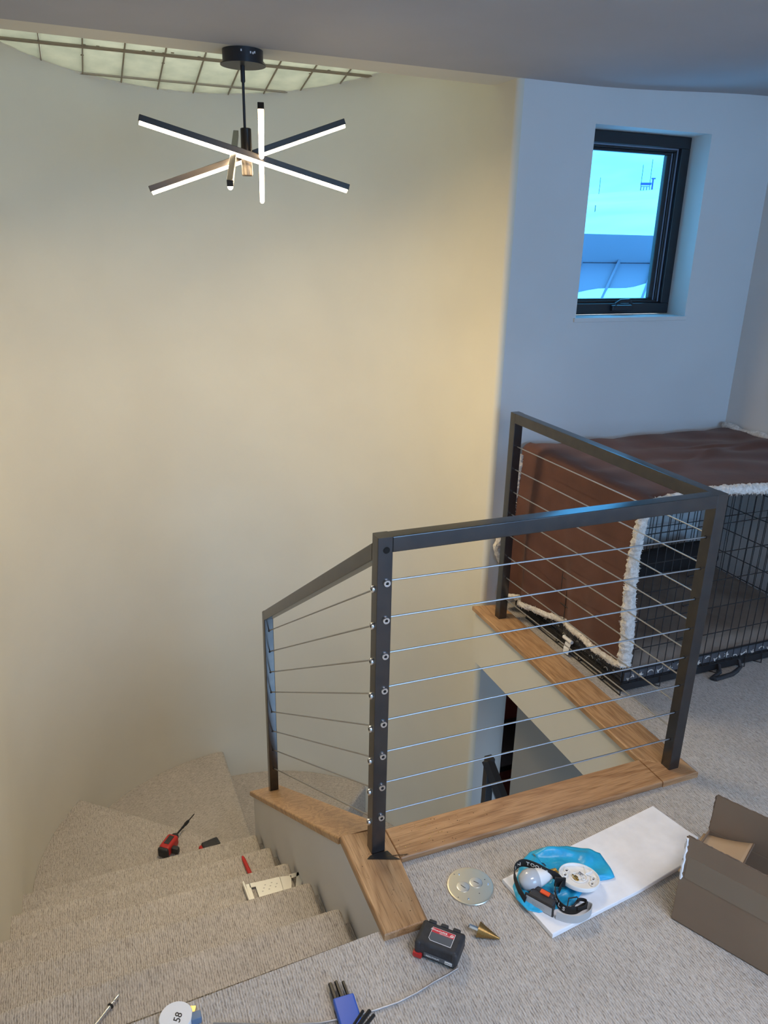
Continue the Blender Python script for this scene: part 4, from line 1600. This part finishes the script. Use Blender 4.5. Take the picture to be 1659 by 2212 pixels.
# ------------------------------------------------------------------ outdoors: neighbouring roof, snow slope, lift hut
nb = thing('neighbour_roof', 'blue-grey sheet metal roof of the neighbouring house below the window', 'roof', (0, 0, 0))
MB().box((2.5, 8.0, 1.395), (12, 8.5, 1.720), .01).build('cap_sheet', ROOFM, nb)


def rz(y): return 1.385 - (8.0 - y) * .48


xs_ = [3.51, 4.06, 4.61, 5.16, 5.71, 6.26, 6.81, 7.36, 7.91, 8.46, 9.01]
for i in range(len(xs_) - 1):
    b = MB()
    x0, x1 = xs_[i], xs_[i + 1]
    v = [b.b.verts.new(p) for p in ((x0, 8.02, rz(8.02)), (x1, 8.02, rz(8.02)), (x1 - 1.8, 6.2, rz(6.2)), (x0 - 1.8, 6.2, rz(6.2)),
                                    (x0, 8.02, rz(8.02) - .03), (x1, 8.02, rz(8.02) - .03), (x1 - 1.8, 6.2, rz(6.2) - .03), (x0 - 1.8, 6.2, rz(6.2) - .03))]
    for q in ((0, 1, 2, 3), (4, 5, 6, 7), (0, 1, 5, 4), (1, 2, 6, 5), (2, 3, 7, 6), (3, 0, 4, 7)):
        b.b.faces.new([v[t] for t in q])
    b.build('roof_sheet', ROOFM, nb, smooth=False)
    MB().tube([(x1, 8.0, rz(8.0) + .02), (x1 - 1.8, 6.2, rz(6.2) + .02)], 0, flat=(.06, .025), up=(0, 0, 1)).build('standing_seam', ROOFM, nb, smooth=False)
MB().box((2.5, 8.45, -4), (12, 9.5, 1.39)).build('wall', ROOFM, nb, smooth=False)
# snow lying on the low part of the roof
b = MB()


def snr(u, v):
    x = 2.6 + u * 7.0
    y1 = 7.35 + .17 * (x - 5.27) + .02 * math.sin(x * 5)
    y = 6.0 + v * (y1 - 6.0)
    return V((x, y, rz(y) + .02 + .06 * math.sqrt(max(0, 1 - v)) + .01 * math.sin(x * 7)))


b.grid(snr, 50, 16)
tag(b.build('roof_snow', SNOW), 'snow bank lying on the lower part of the neighbouring roof', 'snow', kind='stuff')


def hill(u, v):
    d = 14 + (v ** 1.6) * 300
    a = -.35 + u * 1.6
    x, y = d * math.sin(a), d * math.cos(a)
    near = -1.5 + 9.2 * min(1, (d - 14) / 76)
    sw = 1.1 * math.sin(x * .05 + y * .03) + .5 * math.sin(x * .13 - y * .11 + 1) + .22 * math.sin(x * .31 + y * .27)
    z = near + .35 * sw * min(1, d / 60) + (a - .69) * 6 * min(1, (d - 14) / 76)
    if d > 86:
        t = (d - 86)
        z += -2.2 * math.exp(-((t - 8) / 10) ** 2) + .42 * t * (1 - math.exp(-t / 60))
    z += 1.6 * math.exp(-((a - .72 - .002 * d) / .05) ** 2) * max(0, (d - 90) / 100)
    return V((x, y, z))


b = MB()
b.grid(hill, 150, 110)
hl = b.build('snow_slope', SNOW, angle=180)
tag(hl, 'wide snow-covered mountainside seen through the window', 'snow slope', kind='structure')


def gz_at(x, y):
    import mathutils
    d = math.hypot(x, y); a = math.atan2(x, y)
    u = (a + .35) / 1.6; v = ((d - 14) / 300) ** (1 / 1.6)
    return hill(u, v).z


hx_, hy_ = 52.95, 65.0
hz_ = gz_at(hx_, hy_)
hut = thing('lift_hut', 'small dark blue lift hut standing on the snow crest outside the window', 'hut', (hx_, hy_, hz_ - .1), math.radians(-38))
hut.scale = (.6, .6, .6)
MB().box((-.75, -.6, -.5), (.65, .6, .75), .02).build('cabin', mat('hut_wood', (.20, .22, .26), .7, bump=(5, .1, .01)), hut)
MB().box((-.9, -.75, .95), (.8, .75, 1.25), .03).build('roof', mat('hut_blue', (.04, .07, .30), .6, bump=(5, .1, .01)), hut)
for x in (-.55, -.1, .35):
    MB().box((x - .13, -.63, .1), (x + .13, -.58, .6)).build('window_pane', PAPER, hut, smooth=False)
MB().box((.85, -.2, -.6), (1.10, .2, 1.9), .02).build('lift_mast', mat('hut_blue2', (.05, .06, .35), .6, bump=(5, .1, .01)), hut)
MB().box((.70, -.25, 1.8), (1.35, .25, 1.98), .02).build('mast_head', mat('hut_blue3', (.05, .06, .35), .6, bump=(5, .1, .01)), hut)
for i, (px_, py_, h_) in enumerate(((52.9, 65.7, 2.3), (53.7, 65.4, 2.7), (49.6, 67.8, 1.5), (35.3, 48.5, .45))):
    z_ = gz_at(px_, py_)
    lab = ['thin marker pole rising behind the left end of the lift hut', 'thin marker pole rising behind the right end of the lift hut', 'taller marker pole at the left side of the window view', 'short marker stub low on the snow at the left side of the window view'][i]
    tag(MB().lathe([(.03, -.4), (.03, h_)], 6, T(px_, py_, z_)).build('marker_pole', BLK), lab, 'pole', 'marker poles on the snow slope')
